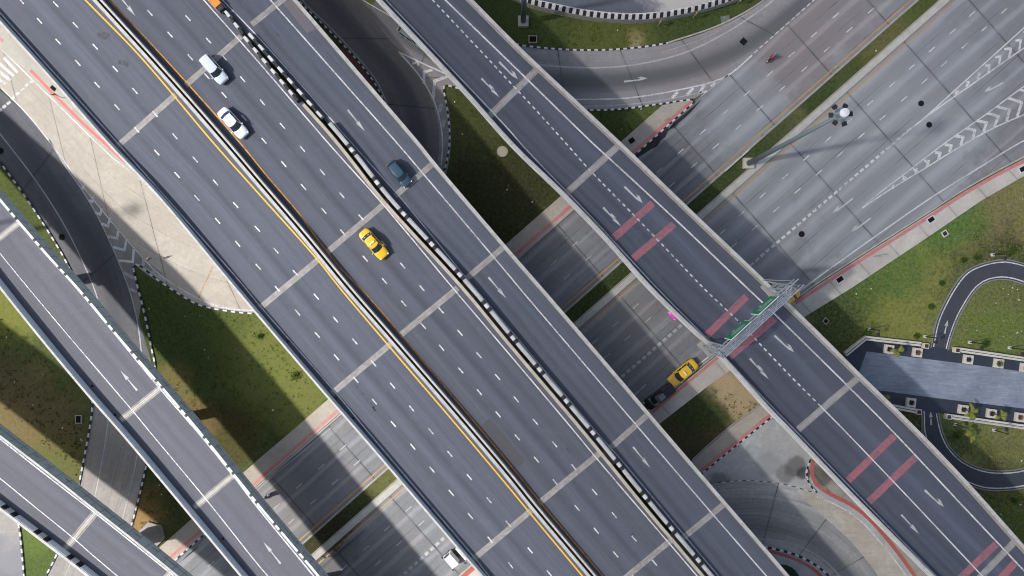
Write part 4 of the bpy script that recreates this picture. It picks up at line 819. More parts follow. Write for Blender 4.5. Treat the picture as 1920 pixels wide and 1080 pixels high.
# ---------------------------------------------------------------- gantry
def gantry():
    Av, Bv = P(1327, 650, 7.5), P(1448, 539, 7.5)          # tower feet outside the two parapets
    ax = (Bv-Av); Lg = ax.length; ax.normalize(); ay = Vector((-ax.y, ax.x, 0))     # ay points up-left in the picture
    e = empty('sign_gantry', ((Av+Bv)/2).to_tuple(), 'galvanised steel lattice gantry spanning the dark elevated road at right', 'gantry', math.atan2(ax.y, ax.x))
    z0, z1 = 6.1, 7.4; hw = .50; h0 = -Lg/2; h1 = Lg/2+1.0
    for y in (-hw, hw):
        for z in (z0, z1):
            mb = MB(); mb.tube((h0-.3, y, z), (h1, y, z), .075, n=8); mb.build('chord', M_STEEL, e)
    mb = MB(); n = 11
    for i in range(n):
        x0 = h0+(h1-h0)*i/n; x1 = h0+(h1-h0)*(i+1)/n
        s_ = 1 if i % 2 else -1
        for y in (-hw, hw): mb.tube((x0, y, z0 if s_ > 0 else z1), (x1, y, z1 if s_ > 0 else z0), .04, n=6); mb.tube((x0, y, z0), (x0, y, z1), .035, n=6)
        for z in (z0, z1): mb.tube((x0, -hw*s_, z), (x1, hw*s_, z), .035, n=6); mb.tube((x0, -hw, z), (x0, hw, z), .035, n=6)
    mb.build('lattice_bracing', M_STEEL, e)
    mb = MB()
    for y in (-.30, -.12, .06, .24): mb.tube((h0, y, z1+.02), (h1-1.5, y, z1+.02), .045, n=6)
    mb.build('conduit', M_STEEL, e)
    mb = MB(); mb.box(((h0+h1)/2-1, .08, z0+.02), (Lg-1.0, .32, .04)); mb.build('walkway', m_plain('walkway_mesh', (.30, .31, .34), .6, var=.3, sc=8), e)
    for (x, nm) in ((h0, 'a'), (h1-1.3, 'b')):
        mb = MB()
        for dx in (-.55, .55):
            for y in (-hw, hw): mb.tube((x+dx*.9, y*1.05, -.2), (x+dx*.9, y, z1), .11, .09, n=8)
        for k in range(6):
            za, zb = -.1+k*1.28, -.1+(k+1)*1.28
            for dx in (-.5, .5): mb.tube((x+dx, -hw if k % 2 else hw, za), (x+dx, hw if k % 2 else -hw, zb), .045, n=6)
            for y in (-hw, hw): mb.tube((x-.5 if k % 2 else x+.5, y, za), (x+.5 if k % 2 else x-.5, y, zb), .045, n=6); mb.tube((x-.5, y, zb), (x+.5, y, zb), .035, n=6)
        mb.build('tower', M_STEEL, e)
        mb = MB(); mb.box((x, 0, -.15), (1.7, 2.3, .5)); mb.build('tower_base', M_PAR, e)
    # cantilever fan beyond the right tower
    mb = MB()
    for k in range(6): mb.tube((h1-1.3, hw+.1, z1-.2*k), (h1-1.6+.12*k, hw+1.5-k*.2, -.1), .035, n=6)
    mb.tube((h1-1.7, hw+1.6, -.1), (h1-.4, hw, z1), .05, n=8); mb.tube((h1-1.9, hw+1.6, -.1), (h1-.8, hw+.2, -.1), .05, n=8)
    mb.build('brace_frame', M_STEEL, e)
    gm = m_plain('sign_green', (.0, .16, .075), .45, var=.05)
    for (ca, cb, rows) in (((1359, 630), (1390.5, 601), 0), ((1408, 583.5), (1438.5, 554), 1)):
        A, B = P(*ca, 13.0), P(*cb, 13.0)
        xa = (A-Vector(e.location)).dot(ax); xb = (B-Vector(e.location)).dot(ax); yy = (A-Vector(e.location)).dot(ay)
        w = 3.35; xc = (xa+xb)/2; zb = 5.5; hh = 2.7; yy = hw+.28
        fr = MB(); fr.box((xc, yy, zb+hh/2), (w, .06, hh)); so_ = fr.build('sign_panel', m_plain('sign_edge_white', (.75, .78, .76), .5), e)
        g = MB(); g.box((xc, yy+.036, zb+hh/2), (w-.13, .02, hh-.13)); g.build('sign_face', gm, so_)
        t_ = MB(); random.seed(3+rows)
        # two lines of small writing and an arrow, seen almost edge-on (the reader's left is +x)
        for ln, (zl, hgt) in enumerate(((zb+1.85, .34), (zb+1.25, .26))):
            x = xc+w*.33
            while x > xc-w*.30:
                cw = random.uniform(.09, .17)
                t_.box((x-cw/2, yy+.05, zl), (.045, .012, hgt)); t_.box((x-cw/2-.03, yy+.05, zl+hgt*.42*random.choice((-1, 1))), (cw*.8, .012, .05)); t_.box((x-cw, yy+.05, zl-.02), (.04, .012, hgt*random.uniform(.5, .95)))
                x -= cw+.07
        t_.build('sign_writing', M_WHT, so_); t_ = MB()
        t_.box((xc-.3, yy+.05, zb+.62), (.10, .012, .5)); t_.box((xc-.3, yy+.05, zb+.42), (.34, .012, .09)); t_.box((xc-.3, yy+.05, zb+.33), (.2, .012, .1))
        t_.build('sign_arrow', M_WHT, so_)
gantry()

# ---------------------------------------------------------------- high masts
def mast(u, v, label, hgt=28.6, grp=None):
    e = empty('high_mast_light', P(u, v, 0), label, 'lamp mast')
    mb = MB(); mb.box((0, 0, .3), (1.5, 1.5, .6)); mb.build('base_block', m_cwall('mast_base', (.45, .43, .38), .4), e)
    mb = MB(); mb.tube((0, 0, .6), (0, 0, hgt), .40, .17, n=14); mb.build('pole', M_DSTEEL, e, True)
    mb = MB()
    n = 28
    for i in range(n):
        a, b = 2*math.pi*i/n, 2*math.pi*(i+1)/n
        mb.tube((.66*math.cos(a), .66*math.sin(a), hgt-.6), (.66*math.cos(b), .66*math.sin(b), hgt-.6), .06, n=6)
    for i in range(3):
        a = i*2.094; mb.tube((0, 0, hgt-.4), (.66*math.cos(a), .66*math.sin(a), hgt-.6), .05, n=6)
    for i in range(3):
        a = i*2.094+2.6; mb.box((.62*math.cos(a), .62*math.sin(a), hgt-.45), (.28, .2, .25), a)
    mb.build('lamp_ring', M_DSTEEL, e)
    mb = MB(); mb.tube((0, 0, hgt), (0, 0, hgt+.25), .47, .44, n=28); mb.tube((0, 0, hgt+.25), (0, 0, hgt+.33), .44, .18, n=28); mb.build('top_cover', m_plain('white_cover', (.62, .64, .68), .5, var=.05), e)
    for i, d in enumerate((5, 62, 128, 182, 235, 292)):
        a = math.radians(d); r = 1.02
        mb = MB(); M = Matrix.Translation((r*math.cos(a), r*math.sin(a), hgt-.75)) @ Matrix.Rotation(a, 4, 'Z') @ Matrix.Rotation(math.radians(14), 4, 'Y')
        mb.box(None, (.42, .48, .18), M=M); mb.box(None, (.24, .3, .28), M=M @ Matrix.Translation((-.1, 0, .02)))
        f = mb.build('floodlight', M_BLK, e)
        mb = MB(); mb.tube((.66*math.cos(a), .66*math.sin(a), hgt-.6), (.9*math.cos(a), .9*math.sin(a), hgt-.72), .05, n=6); mb.build('bracket', M_BLK, f)
    return e
mast(1402, 307, 'tall lamp mast with a white disc and black floodlights on the median')
mast(981, 42, 'tall steel lamp mast on the grass strip at the top, lower pole in view')
mast(-105, 462, 'lamp mast beyond the left edge whose shadow falls on the pale loop road')

# ---------------------------------------------------------------- top road behind its striped wall
zt = 1.35
K = [(850, -70), (930, -27), (985, 3), (1035, 16), (1115, 31), (1205, 35), (1290, 23), (1385, -5), (1450, -32), (1560, -90)]
kp = smooth(PX(K, zt), 1.5)
mb = MB(); top = [(850, -330)]+[(1560, -330)]
mb.poly(kp+PX([(1560, -400), (850, -400)], zt), 0); b0 = [Vector((q.x, q.y, 0)) for q in kp]
struct('top_road', mb, m_conc('top_road_surface', (.135, .145, .175), (.10, .108, .135), 0, (30, 30), False, .1, .4, spots=[(1330, -25, 9, (.40, .38, .36), 1.0), (1380, -40, 9, (.40, .38, .36), 1.0), (1300, -20, 4, (.40, .38, .36), .9)]))
mb = MB()
mb.sweep(kp, [(-.15, 0), (-.15, zt+.02), (.22, zt+.02), (.22, 0)][::-1]); struct('retaining_wall', mb, m_cwall('wall_grey', (.33, .32, .29), .5))
mb = MB(); pr = [(-.12, zt+.02), (-.10, zt+.10), (.30, zt+.62), (.42, zt+.62), (.42, zt+.02)]
mb.sweep(kp, pr, 0, [(.5, 0), (.5, 1)]); o = mb.build('striped_barrier', [M_BLK, M_WHT]); o['label'] = 'curved black and white striped barrier along the road at the top'; o['category'] = 'barrier'
mb = MB(); mb.line([q+Vector((0, 0, .02)) for q in offset(kp, .72)], .2, 0)
mb.line(smooth(PX([(1004, 0), (1020, -20)], zt+.015), 1), 1.05, 1); struct('lane_markings', mb, [M_WHITE, M_RED])
# ---------------------------------------------------------------- park: road loop, plaza, walls, planters, palms, lamps
def pribbon(name, L, R, z=.03):
    o = ribbon(name, L, R, z, M_PARKRD, 90)
    for pts, s_ in ((L, 1), (R, -1)):
        pz = smooth(PX(pts, .036), 1.0); mb = MB(); mb.line(offset(pz, -s_*.34), .17); struct('lane_markings', mb, M_WHITE)
        kerb(pts, False, .16, .12, mat=m_kpark)
m_kpark = m_cwall('park_kerb', (.20, .21, .19), .5)
pribbon('park_road', [(1745.5, 652), (1748, 640), (1757, 600), (1787, 540), (1813, 508), (1849, 492), (1885, 487), (1920, 494), (1990, 520), (2060, 600)], [(1778, 657), (1782, 640), (1800, 592), (1834, 540), (1856, 527), (1886, 524), (1920, 533), (1960, 552), (2000, 610)])
pribbon('park_road', [(1760, 774), (1762, 784), (1768, 810), (1780, 836), (1805, 862), (1842, 879), (1877, 883), (1920, 878), (1990, 850)], [(1728, 769), (1729, 780), (1730, 810), (1742, 845), (1762, 875), (1790, 895), (1817, 909), (1840, 917), (1870, 920), (1920, 915), (2000, 890)])
plz = [(1560, 700), (1587, 664), (1624, 636), (1727, 647), (1795, 657), (1920, 675), (2200, 715), (2200, 835), (1920, 797), (1777, 777), (1717, 768), (1650, 762), (1540, 760)]
mb = MB(); mb.slab(PX(plz, .05), 0, .05); struct('plaza', mb, M_PDARK)
mb = MB(); mb.poly(PX([(1625, 659), (1680, 666), (1840, 686), (1920, 697), (2200, 737), (2200, 808), (1920, 766), (1760, 747), (1657, 733), (1600, 727)], .058)); struct('plaza', mb, M_PLAZA)
MWL = m_cwall('plaza_wall', (.60, .57, .50), .4)
def pwall(pts, label):
    p = PX(pts, .5); mb = MB(); e = empty('low_wall', P(*pts[0], 0), label, 'wall')
    mb.sweep(p, [(-.36, 0), (-.36, .5), (.30, .5), (.30, 0)]); attach(mb.build('wall', MWL), e)
    m2 = MB(); m2.sweep(p, [(-.08, .5), (-.08, .515), (.0, .515), (.0, .5)]); m2.v = m2.v; attach(m2.build('slot', M_BLK), e)
    m2 = MB(); m2.sweep(p, [(.12, .5), (.12, .62), (.28, .62), (.28, .5)]); attach(m2.build('coping', M_WHT), e)
pwall([(1586, 664), (1624, 633.5), (1727, 645)], 'low white double wall on the upper edge of the plaza, left of the road opening')
pwall([(1796, 655), (1920, 673), (2200, 713)], 'low white double wall on the upper edge of the plaza, right of the road opening')
pwall([(1717, 771), (1680, 764), (1640, 758)], 'low white double wall on the lower edge of the plaza, beside the viaduct')
pwall([(2200, 842), (1920, 801), (1779, 781)], 'low white double wall on the lower edge of the plaza, right of the road opening')
def gatebox(u, v, lab, col, an=-.12):
    e = empty('gate_pillar', P(u, v, 0), lab, 'pillar', an); mb = MB(); mb.box((0, 0, .35), (.75, .75, .7)); mb.build('pillar', MWL, e)
    mb = MB(); mb.box((0, 0, .72), (.5, .5, .05)); mb.build('cap', col, e)
M_BRN = m_plain('brown_slats', (.05, .025, .02), .7, var=.3)
gatebox(1732, 648, 'square pillar with a dark brown cap at the end of the upper left plaza wall', M_BRN)
gatebox(1790, 656, 'square pillar with a dark brown cap right of the upper road opening', M_BRN)
gatebox(1718, 771, 'square pillar with a brown cap left of the lower road opening', M_BRN)
gatebox(1774, 780, 'square pillar with a bluish cap right of the lower road opening', M_PDARK)
M_PLT = m_cwall('planter_stone', (.58, .55, .49), .35); M_SOIL = m_plain('planter_soil', (.03, .028, .02), .95, var=.5, sc=5)
pl = [(1664.5, 654.5, 'stub'), (1717.5, 660.5, 'pinkbush'), (1812.5, 673.5, 'stub'), (1869.5, 681, 'bush'), (1919, 689, 'pinkbush'), (1705.5, 754, 'stub'), (1803, 767, 'stub'), (1856, 774.5, 'stub'), (1909, 781.5, 'pinkbush')]
place = ['first from the viaduct in the upper row', 'second from the viaduct in the upper row', 'right of the upper road opening', 'square bushy, fourth in the upper row', 'at the right edge of the picture, upper row',
         'left of the lower road opening', 'right of the lower road opening', 'second right of the lower road opening', 'at the right edge of the picture, lower row']
M_LEAFD = m_plain('dry_foliage', (.12, .11, .045), .9, var=.5, sc=6); M_LEAFG = m_plain('bush_foliage', (.09, .12, .02), .9, var=.5, sc=6); M_FLOW = m_plain('reddish_foliage', (.20, .09, .06), .9, var=.5, sc=6)
def leaf_clump(mb, c, r, n, size, zmin=0.0, flat=.7):
    for _ in range(n):
        d = Vector((random.gauss(0, 1), random.gauss(0, 1), random.gauss(0, 1)*flat)); d = d.normalized()*r*random.random()**.45
        p = Vector(c)+d; p.z = max(p.z, zmin); s_ = size*random.uniform(.6, 1.3)
        a = Vector((random.gauss(0, 1), random.gauss(0, 1), random.gauss(0, .5))).normalized(); b = a.cross(Vector((random.gauss(0, 1), random.gauss(0, 1), random.gauss(0, 1)))).normalized()
        mb.add([p-a*s_, p-b*s_*.45, p+a*s_, p+b*s_*.45], [(0, 1, 2, 3)])
for i, (u, v, k) in enumerate(pl):
    e = empty('planter', P(u, v, 0), 'square pale stone planter, '+place[i], 'planter', -.13, 'planters along the plaza')
    mb = MB(); w = .64
    for (cx, cy, sx_, sy_) in ((0, w-.16, 2*w, .32), (0, -w+.16, 2*w, .32), (w-.16, 0, .32, 2*w-.64), (-w+.16, 0, .32, 2*w-.64)): mb.box((cx, cy, .25), (sx_, sy_, .5))
    mb.box((0, 0, .2), (2*w-.64, 2*w-.64, .4)); mb.build('stone_frame', M_PLT, e)
    mb = MB(); mb.box((0, 0, .41), (.62, .62, .04)); mb.build('soil', M_SOIL, e)
    mb = MB(); random.seed(20+i)
    leaf_clump(mb, (0, 0, .62), .30 if k == 'stub' else (.52 if k == 'bush' else .36), 70 if k != 'bush' else 160, .09)
    for j in range(12):
        a = j*math.pi/6+.1; mb.add([(.3*math.cos(a)-.02*math.sin(a), .3*math.sin(a)+.02*math.cos(a), .52), (.3*math.cos(a)+.02*math.sin(a), .3*math.sin(a)-.02*math.cos(a), .52), (.5*math.cos(a)+.02*math.sin(a), .5*math.sin(a)-.02*math.cos(a), .53), (.5*math.cos(a)-.02*math.sin(a), .5*math.sin(a)+.02*math.cos(a), .53)], [(0, 1, 2, 3)])
    mb.build('plant', [M_SOIL if k == 'stub' else (M_LEAFG if k == 'bush' else M_FLOW)], e)
M_FROND = m_plain('palm_frond', (.17, .18, .025), .7, var=.4, sc=2); M_TRNK = m_plain('palm_trunk', (.10, .08, .05), .9, var=.3)
def palm(u, v, h, lab, angs, fl=1.15):
    fl *= .85
    e = empty('young_palm', P(u, v, 0), lab, 'palm', 0, 'young palms in the plaza planters')
    mb = MB(); mb.tube((0, 0, .4), (.04, 0, h), .09, .05, n=8); mb.build('trunk', M_TRNK, e)
    for d in angs:
        a = math.radians(d); mb = MB(); n = 9; L = fl*random.uniform(.8, 1.15); pts = []
        for j in range(n+1):
            t_ = j/n; r = L*t_; z = h+.42*math.sin(t_*2.3)-.35*t_*t_; aa = a+.25*t_; pts.append(Vector((r*math.cos(aa), r*math.sin(aa), z)))
        for j in range(n):
            p, q = pts[j], pts[j+1]; dd = (q-p).normalized(); sd = Vector((-dd.y, dd.x, 0)).normalized(); mb.tube(p, q, .02, .015, n=4)
            for k_ in range(3):
                b_ = p.lerp(q, k_/3); ll = .30*math.sin(math.pi*(.15+.8*(j+k_/3)/n))+.05
                for s_ in (-1, 1):
                    tp = b_+sd*s_*ll+dd*ll*.5+Vector((0, 0, -.12)); mb.add([b_, b_+dd*.07, tp], [(0, 1, 2)])
        mb.build('frond', M_FROND, e)
random.seed(5)
palm(1664.5, 654.5, 2.6, 'young palm with yellowish fronds in the first upper planter', (-105, 10, 40, 170, 210), 1.1)
palm(1803, 767, 2.1, 'young palm with long yellow fronds right of the lower road opening', (85, 70, 5, -80, 200, -110), 1.35)
palm(1856, 774.5, 2.3, 'young palm with yellow fronds in the second planter right of the lower opening', (75, 20, -50, 190), 1.2)
palm(1643, 745, 2.6, 'young palm half hidden beside the viaduct, lower side of the plaza', (120, -60, 60, -100), 1.1)
palm(1797, 812, 2.6, 'young palm on the lawn below the plaza, between two lamps', (100, -90, -20, 130), 1.0)
lamps = [(1629, 617, -1, 'leftmost upper lamp, near the corner of the plaza wall'), (1734, 631, -1, 'upper lamp just left of the park road'), (1817.5, 641.5, -1, 'upper lamp just right of the park road'), (1892, 652, -1, 'upper lamp nearest the right edge'),
         (1860, 478, -1, 'lamp above the bend of the park road'), (1790, 795, 1, 'lower lamp nearest the park road'), (1863, 806, 1, 'lower lamp nearest the right edge')]
for (u, v, s_, lab) in lamps:
    e = empty('garden_lamp', P(u, v, 0), 'black garden lamp, '+lab, 'street lamp', 0, 'garden lamps around the plaza')
    mb = MB(); mb.box((0, 0, .12), (.42, .42, .24)); mb.build('base', M_WHT, e)
    mb = MB(); mb.tube((0, 0, .24), (0, 0, 3.0), .085, .06, n=8); mb.build('pole', M_BLK, e)
    mb = MB(); mb.tube((0, 0, 2.92), (-.1, s_*.55, 2.98), .05, .04, n=6); mb.build('arm', M_BLK, e)
    mb = MB(); mb.ball((-.12, s_*.60, 2.75), .27, sz=.7); mb.build('lamp_shade', M_BLK, e)

# ---------------------------------------------------------------- drains, manholes, signs
def manhole(u, v, r, lab, mat=None, ringm=None):
    e = empty('manhole_cover', P(u, v, 0), lab, 'manhole'); mb = MB(); mb.tube((0, 0, 0), (0, 0, .035), r*1.18, r*1.18, 28); mb.build('rim', ringm or M_BLK, e)
    mb = MB(); mb.tube((0, 0, .03), (0, 0, .045), r, r, 28); mb.build('cover', mat or M_GRATE, e)
manhole(1727, 194, .36, 'round dark manhole cover on the highway above the white gore line'); manhole(1742, 234, .36, 'round dark manhole cover just below the first gore'); manhole(1503, 439, .38, 'round black manhole cover in the lane beside the dotted blocks')
manhole(116, 445, .42, 'round black manhole cover on the shaded slip road at left'); manhole(1, 283, .42, 'round black manhole cover at the left edge of the picture'); manhole(942, 284, .68, 'large round tan concrete well cover on the dark grass island', m_cwall('tan_cover', (.34, .31, .24), .3), m_cwall('tan_rim', (.28, .26, .2), .3))
def grate(u, v, w, l, ang, lab, z=.13, rim=True, rimm=None, cm=None):
    e = empty('drain_grate', P(u, v, 0), lab, 'drain', ang)
    if rim:
        mb = MB()
        for (cx, cy, sx_, sy_) in ((0, w/2, l+.16, .12), (0, -w/2, l+.16, .12), (l/2, 0, .12, w-.12), (-l/2, 0, .12, w-.12)): mb.box((cx, cy, z/2+.02), (sx_, sy_, z+.04))
        mb.build('rim', rimm or M_WHT, e)
    mb = MB(); mb.box((0, 0, z/2+.005), (l-.08, w-.08, z+.01)); mb.build('grate_panel', cm or M_GRATE, e)
    mb = MB()
    k = int(l/.13)
    for i in range(k): mb.box((-l/2+.1+i*(l-.2)/max(1, k-1), 0, z+.018), (.03, w-.14, .012))
    mb.build('grate_bars', M_DSTEEL if False else M_GRATE, e)
HAn = math.radians(34)
grate(1745, 412, .75, 1.05, HAn, 'black drain grate in the pavement beside the park, middle one of three'); grate(1574, 524, .8, 1.1, HAn, 'black drain grate with a pale rim in the pavement, nearest the gantry'); grate(1917, 317, .8, 1.1, math.radians(28), 'black drain grate in the pavement at the right edge')
grate(1771, 438, .72, .72, HAn, 'square pit with a white rim and dark red inside, on the park lawn', .08, True, M_WHT, M_BRN); grate(1548, 602, .66, .66, math.radians(-40), 'square dark pit on the lawn near the viaduct', .08, True, M_KERB)
grate(999, 74, .95, 1.1, 0, 'rectangular pit with a pale frame at the foot of the top mast', .12, True, M_KERB); grate(1184, 264, .85, 1.0, HAn, 'black open drain in the pavers beside the right viaduct', .135, True, M_KERB)
grate(1394, 78, .95, .95, math.radians(-42), 'black square drain in the curved road', .03, False); grate(101, 166, .6, .95, math.radians(-42), 'dark drain grate in the left sidewalk beside a sign post', .13, False); grate(148, 786, 1.1, .8, 0, 'rectangular drain with a grey rim on the shaded grass at left', .1, True, M_KERB)
grate(1360, 36, .95, 1.35, math.radians(10), 'grey concrete lid beside the curved road at top', .1, False, None, M_KGRN)
def post_sign(u, v, h, lab, mat, ang, size=(.5, .6), cat='road sign', yoff=0.0):
    e = empty('road_sign', P(u, v, 0), lab, cat, ang)
    mb = MB(); mb.tube((0, 0, 0), (0, 0, h), .045, n=8); mb.build('post', M_STEEL, e)
    mb = MB(); mb.box((0, -.06, h-size[1]/2+.05), (size[0], .03, size[1])); mb.build('sign_panel', mat, e)
M_SY = m_plain('sign_yellow', (.75, .42, .02), .5); M_SB = m_plain('sign_blue', (.12, .25, .55), .5); M_SBR = m_plain('sign_back_brown', (.30, .20, .08), .6)
post_sign(1233, 49, 2.2, 'yellow roadside sign on a thin post in the grass strip, leftmost of three', M_SY, 1.1, (.55, .75)); post_sign(1299, 34, 2.2, 'yellow roadside sign on a thin post in the grass strip, middle of three', M_SY, 1.1, (.55, .75)); post_sign(1382, 8, 2.2, 'yellow roadside sign at the top edge, rightmost of three', M_SY, 1.1, (.55, .8))
post_sign(119, 184, 2.4, 'brown backed road sign on a post on the left sidewalk, beside the red strip', M_SBR, .3, (.6, .6)); post_sign(291, 486, 2.2, 'tan backed road sign at the tip of the striped gore', M_SBR, .6, (.7, .8)); post_sign(1637, 481, 2.2, 'small blue road sign on a post in the pavement by the park', M_SB, 0, (.5, .5)); post_sign(1247, 226, 2.0, 'small sign post with an orange panel on the paver island', M_SY, .2, (.4, .4))
post_sign(1254, 238, 1.2, 'blue and white panel tilted over the kerb of the paver island', m_plain('sign_pale_blue', (.40, .52, .75), .5), .9, (.9, .8))

# ---------------------------------------------------------------- vehicles
def m_car(name, col, rough=.28, metal=.0):
    t = NT(name); t.b.inputs['Coat Weight'].default_value = .6; t.b.inputs['Coat Roughness'].default_value = .08
    n = t.noise(t.n('ShaderNodeTexCoord').outputs['Object'], 2.5, 4); return t.fin(t.mix(n, tuple(c*.93 for c in col), col), rough, metal=metal, spec=.5)
M_GLASS = m_plain('car_glass', (.018, .026, .032), .08, spec=.6, var=.2, sc=1); M_RUB = m_plain('tyre_rubber', (.02, .02, .02), .9); M_RIM = m_plain('wheel_rim', (.45, .46, .48), .35, metal=.7)
M_GLB = m_plain('bluish_glass', (.02, .04, .12), .1, spec=.6); M_HL = m_plain('headlamp_lens', (.62, .66, .70), .12, spec=.6); M_TL = m_plain('tail_lamp_red', (.45, .015, .02), .25); M_TRIM = m_plain('black_trim', (.02, .02, .022), .5)
def lerp(a, b, t): return a+(b-a)*t
def car(rear, front, z, label, col, kind='sedan', L=None, Wd=1.72, Ht=1.45, name='car', cat='car', rearglass=None, zr=.7, extras=None):
    A, B = P(*rear, z+zr), P(*front, z+zr); c = (A+B)/2; d = B-A; Lc = L or d.length
    e = empty(name, (c.x, c.y, z), label, cat, math.atan2(d.y, d.x))
    mat = col; hl = Lc/2
    if kind == 'sedan': st = dict(hood=.82, trunk=.95, xc=.235*Lc, xrf=.085*Lc, xrr=-.20*Lc, xb=-.335*Lc)
    elif kind == 'van': st = dict(hood=.90, trunk=1.0, xc=.25*Lc, xrf=.11*Lc, xrr=-.41*Lc, xb=-.465*Lc)
    elif kind == 'pickup': st = dict(hood=.98, trunk=.98, xc=.24*Lc, xrf=.12*Lc, xrr=-.10*Lc, xb=-.145*Lc)
    else: st = dict(hood=.88, trunk=1.0, xc=.25*Lc, xrf=.10*Lc, xrr=-.33*Lc, xb=-.44*Lc)
    # body loft
    mb = MB(); N = 22; rows = []
    for i in range(N+1):
        s_ = -1+2*i/N; x = hl*math.copysign(1-(1-abs(s_))**1.35, s_); q = abs(x)/hl
        w = Wd/2*(1-.26*max(0, (q-.62)/.38)**2.4)
        if q > .985: w *= .93
        if x > st['xc']: f = (x-st['xc'])/(hl-st['xc']); zt_ = lerp(st['hood']+.08, st['hood']-.16, f**1.5)
        elif x < st['xb']: f = (st['xb']-x)/(hl+st['xb']+1e-6); zt_ = lerp(st['trunk'], st['trunk']-.06, f)
        else: zt_ = lerp(st['hood']+.08, st['trunk'], (st['xc']-x)/(st['xc']-st['xb']))
        if q > .97: zt_ -= .14
        zb = .22+.10*max(0, (q-.85)/.15)
        prof = [(-w*.90, zb), (-w*.985, .38), (-w, .60), (-w*.965, zt_-.10), (-w*.86, zt_-.01), (-w*.45, zt_+.035), (0, zt_+.045), (w*.45, zt_+.035), (w*.86, zt_-.01), (w*.965, zt_-.10), (w, .60), (w*.985, .38), (w*.90, zb)]
        rows.append([(x, y, zz) for y, zz in prof])
    k = len(rows[0]); vs = [p for r in rows for p in r]
    fs = [(i*k+j, i*k+(j+1) % k, (i+1)*k+(j+1) % k, (i+1)*k+j) for i in range(N) for j in range(k)]
    fs += [tuple(range(k))[::-1], tuple(N*k+j for j in range(k))]
    mb.add(vs, fs); body = mb.build('body', mat, e, True)
    # greenhouse
    wb, wt = Wd*.445, Wd*.365; zb0, zb1 = st['hood']+.06, st['trunk']-.02; zr_ = Ht-.04
    def ring(x0, x1, wy, za, zb_, bul=.10): return [(x0-bul*.0, -wy, za), (x0+bul, -wy*.5, za), (x0+bul*1.35, 0, za), (x0+bul, wy*.5, za), (x0, wy, za), ((x0+x1)/2, wy*1.03, (za+zb_)/2), (x1, wy, zb_), (x1-bul*.6, 0, zb_), (x1, -wy, zb_), ((x0+x1)/2, -wy*1.03, (za+zb_)/2)]
    bot = ring(st['xc'], st['xb'], wb, zb0, zb1, .16); tp = ring(st['xrf'], st['xrr'], wt, zr_, zr_-.02, .12)
    mb = MB(); mb.add(bot+tp, [(i, (i+1) % 10, 10+(i+1) % 10, 10+i) for i in range(10)]+[tuple(range(10, 20))]); mb.build('cabin', mat, e)
    # crowned roof skin
    mb = MB(); cx = (st['xrf']+st['xrr'])/2; cvs = []; rn = len(tp)
    for f, dz in ((1.0, .004), (.8, .035), (.45, .052)):
        for (x, y, zz) in tp: cvs.append((cx+(x-cx)*f, y*f, zr_+dz))
    fs = [(a*rn+i, a*rn+(i+1) % rn, (a+1)*rn+(i+1) % rn, (a+1)*rn+i) for a in range(2) for i in range(rn)]+[tuple(2*rn+i for i in range(rn))]
    mb.add(cvs, fs); mb.build('roof', mat, e, True)
    def pane(nm, idx, inset, g, off=.012):
        mb = MB(); n = len(idx)
        lo = [Vector(bot[i]) for i in idx]; hi_ = [Vector(tp[i]) for i in idx]
        nn = ((lo[-1]-lo[0]).cross(hi_[0]-lo[0])).normalized(); ctr = sum(lo+hi_, Vector())/(2*n)
        if nn.dot(ctr-Vector((cx, 0, .9))) < 0: nn = -nn
        f0, f1 = inset
        L2 = [l.lerp(h_, f0) for l, h_ in zip(lo, hi_)]; H2 = [l.lerp(h_, f1) for l, h_ in zip(lo, hi_)]
        L2 = [p.lerp(ctr, .04)+nn*off for p in L2]; H2 = [p.lerp(ctr, .04)+nn*off for p in H2]
        mb.add(L2+H2, [(i, i+1, n+i+1, n+i) for i in range(n-1)]); mb.build(nm, g, e)
    pane('windshield', [0, 1, 2, 3, 4], (.08, .97), M_GLASS, .012); pane('rear_window', [6, 7, 8], (.10, .93), rearglass or M_GLASS)
    for sgn in (1, -1):
        idx = [4, 5, 6] if sgn > 0 else [8, 9, 0]
        a0, a1 = (4, 6) if sgn > 0 else (0, 8)
        lo = [Vector(bot[a0]), Vector(bot[a1])]; hi_ = [Vector(tp[a0]), Vector(tp[a1])]
        for (f0, f1) in ((.10, .47), (.53, .92)):
            mb = MB(); q = [lo[0].lerp(lo[1], f0).lerp(hi_[0].lerp(hi_[1], f0+.02), .14), lo[0].lerp(lo[1], f1).lerp(hi_[0].lerp(hi_[1], f1), .14), lo[0].lerp(lo[1], f1).lerp(hi_[0].lerp(hi_[1], f1), .88), lo[0].lerp(lo[1], f0).lerp(hi_[0].lerp(hi_[1], f0), .88)]
            q = [p+Vector((0, sgn*.035, .004)) for p in q]; mb.add(q, [(0, 1, 2, 3)]); mb.build('side_window', M_GLASS, e)
        mb = MB(); mb.ball((st['xc']-.12, sgn*(Wd/2+.06), st['hood']+.14), .10, sz=.75); mb.build('mirror', mat, e)
        mb = MB(); mb.box((hl-.20, sgn*Wd*.32, st['hood']-.17), (.22, .34, .12), sgn*-.35); mb.build('headlight', M_HL, e)
        mb = MB(); mb.box((-hl+.12, sgn*Wd*.36, st['trunk']-.16), (.16, .22, .20), sgn*.3); mb.build('tail_light', M_TL, e)
        for xw in (hl*.63, -hl*.62):
            mb = MB(); mb.tube((xw, sgn*(Wd/2-.20), .32), (xw, sgn*(Wd/2-.0), .32), .32, n=18); wv = mb.build('wheel', M_RUB, e)
            mb = MB(); mb.tube((xw, sgn*(Wd/2-.02), .32), (xw, sgn*(Wd/2+.012), .32), .20, n=14); mb.build('rim', M_RIM, wv)
    mb = MB(); mb.box((hl-.05, 0, .40), (.10, Wd*.62, .16)); mb.build('grille', M_TRIM, e)
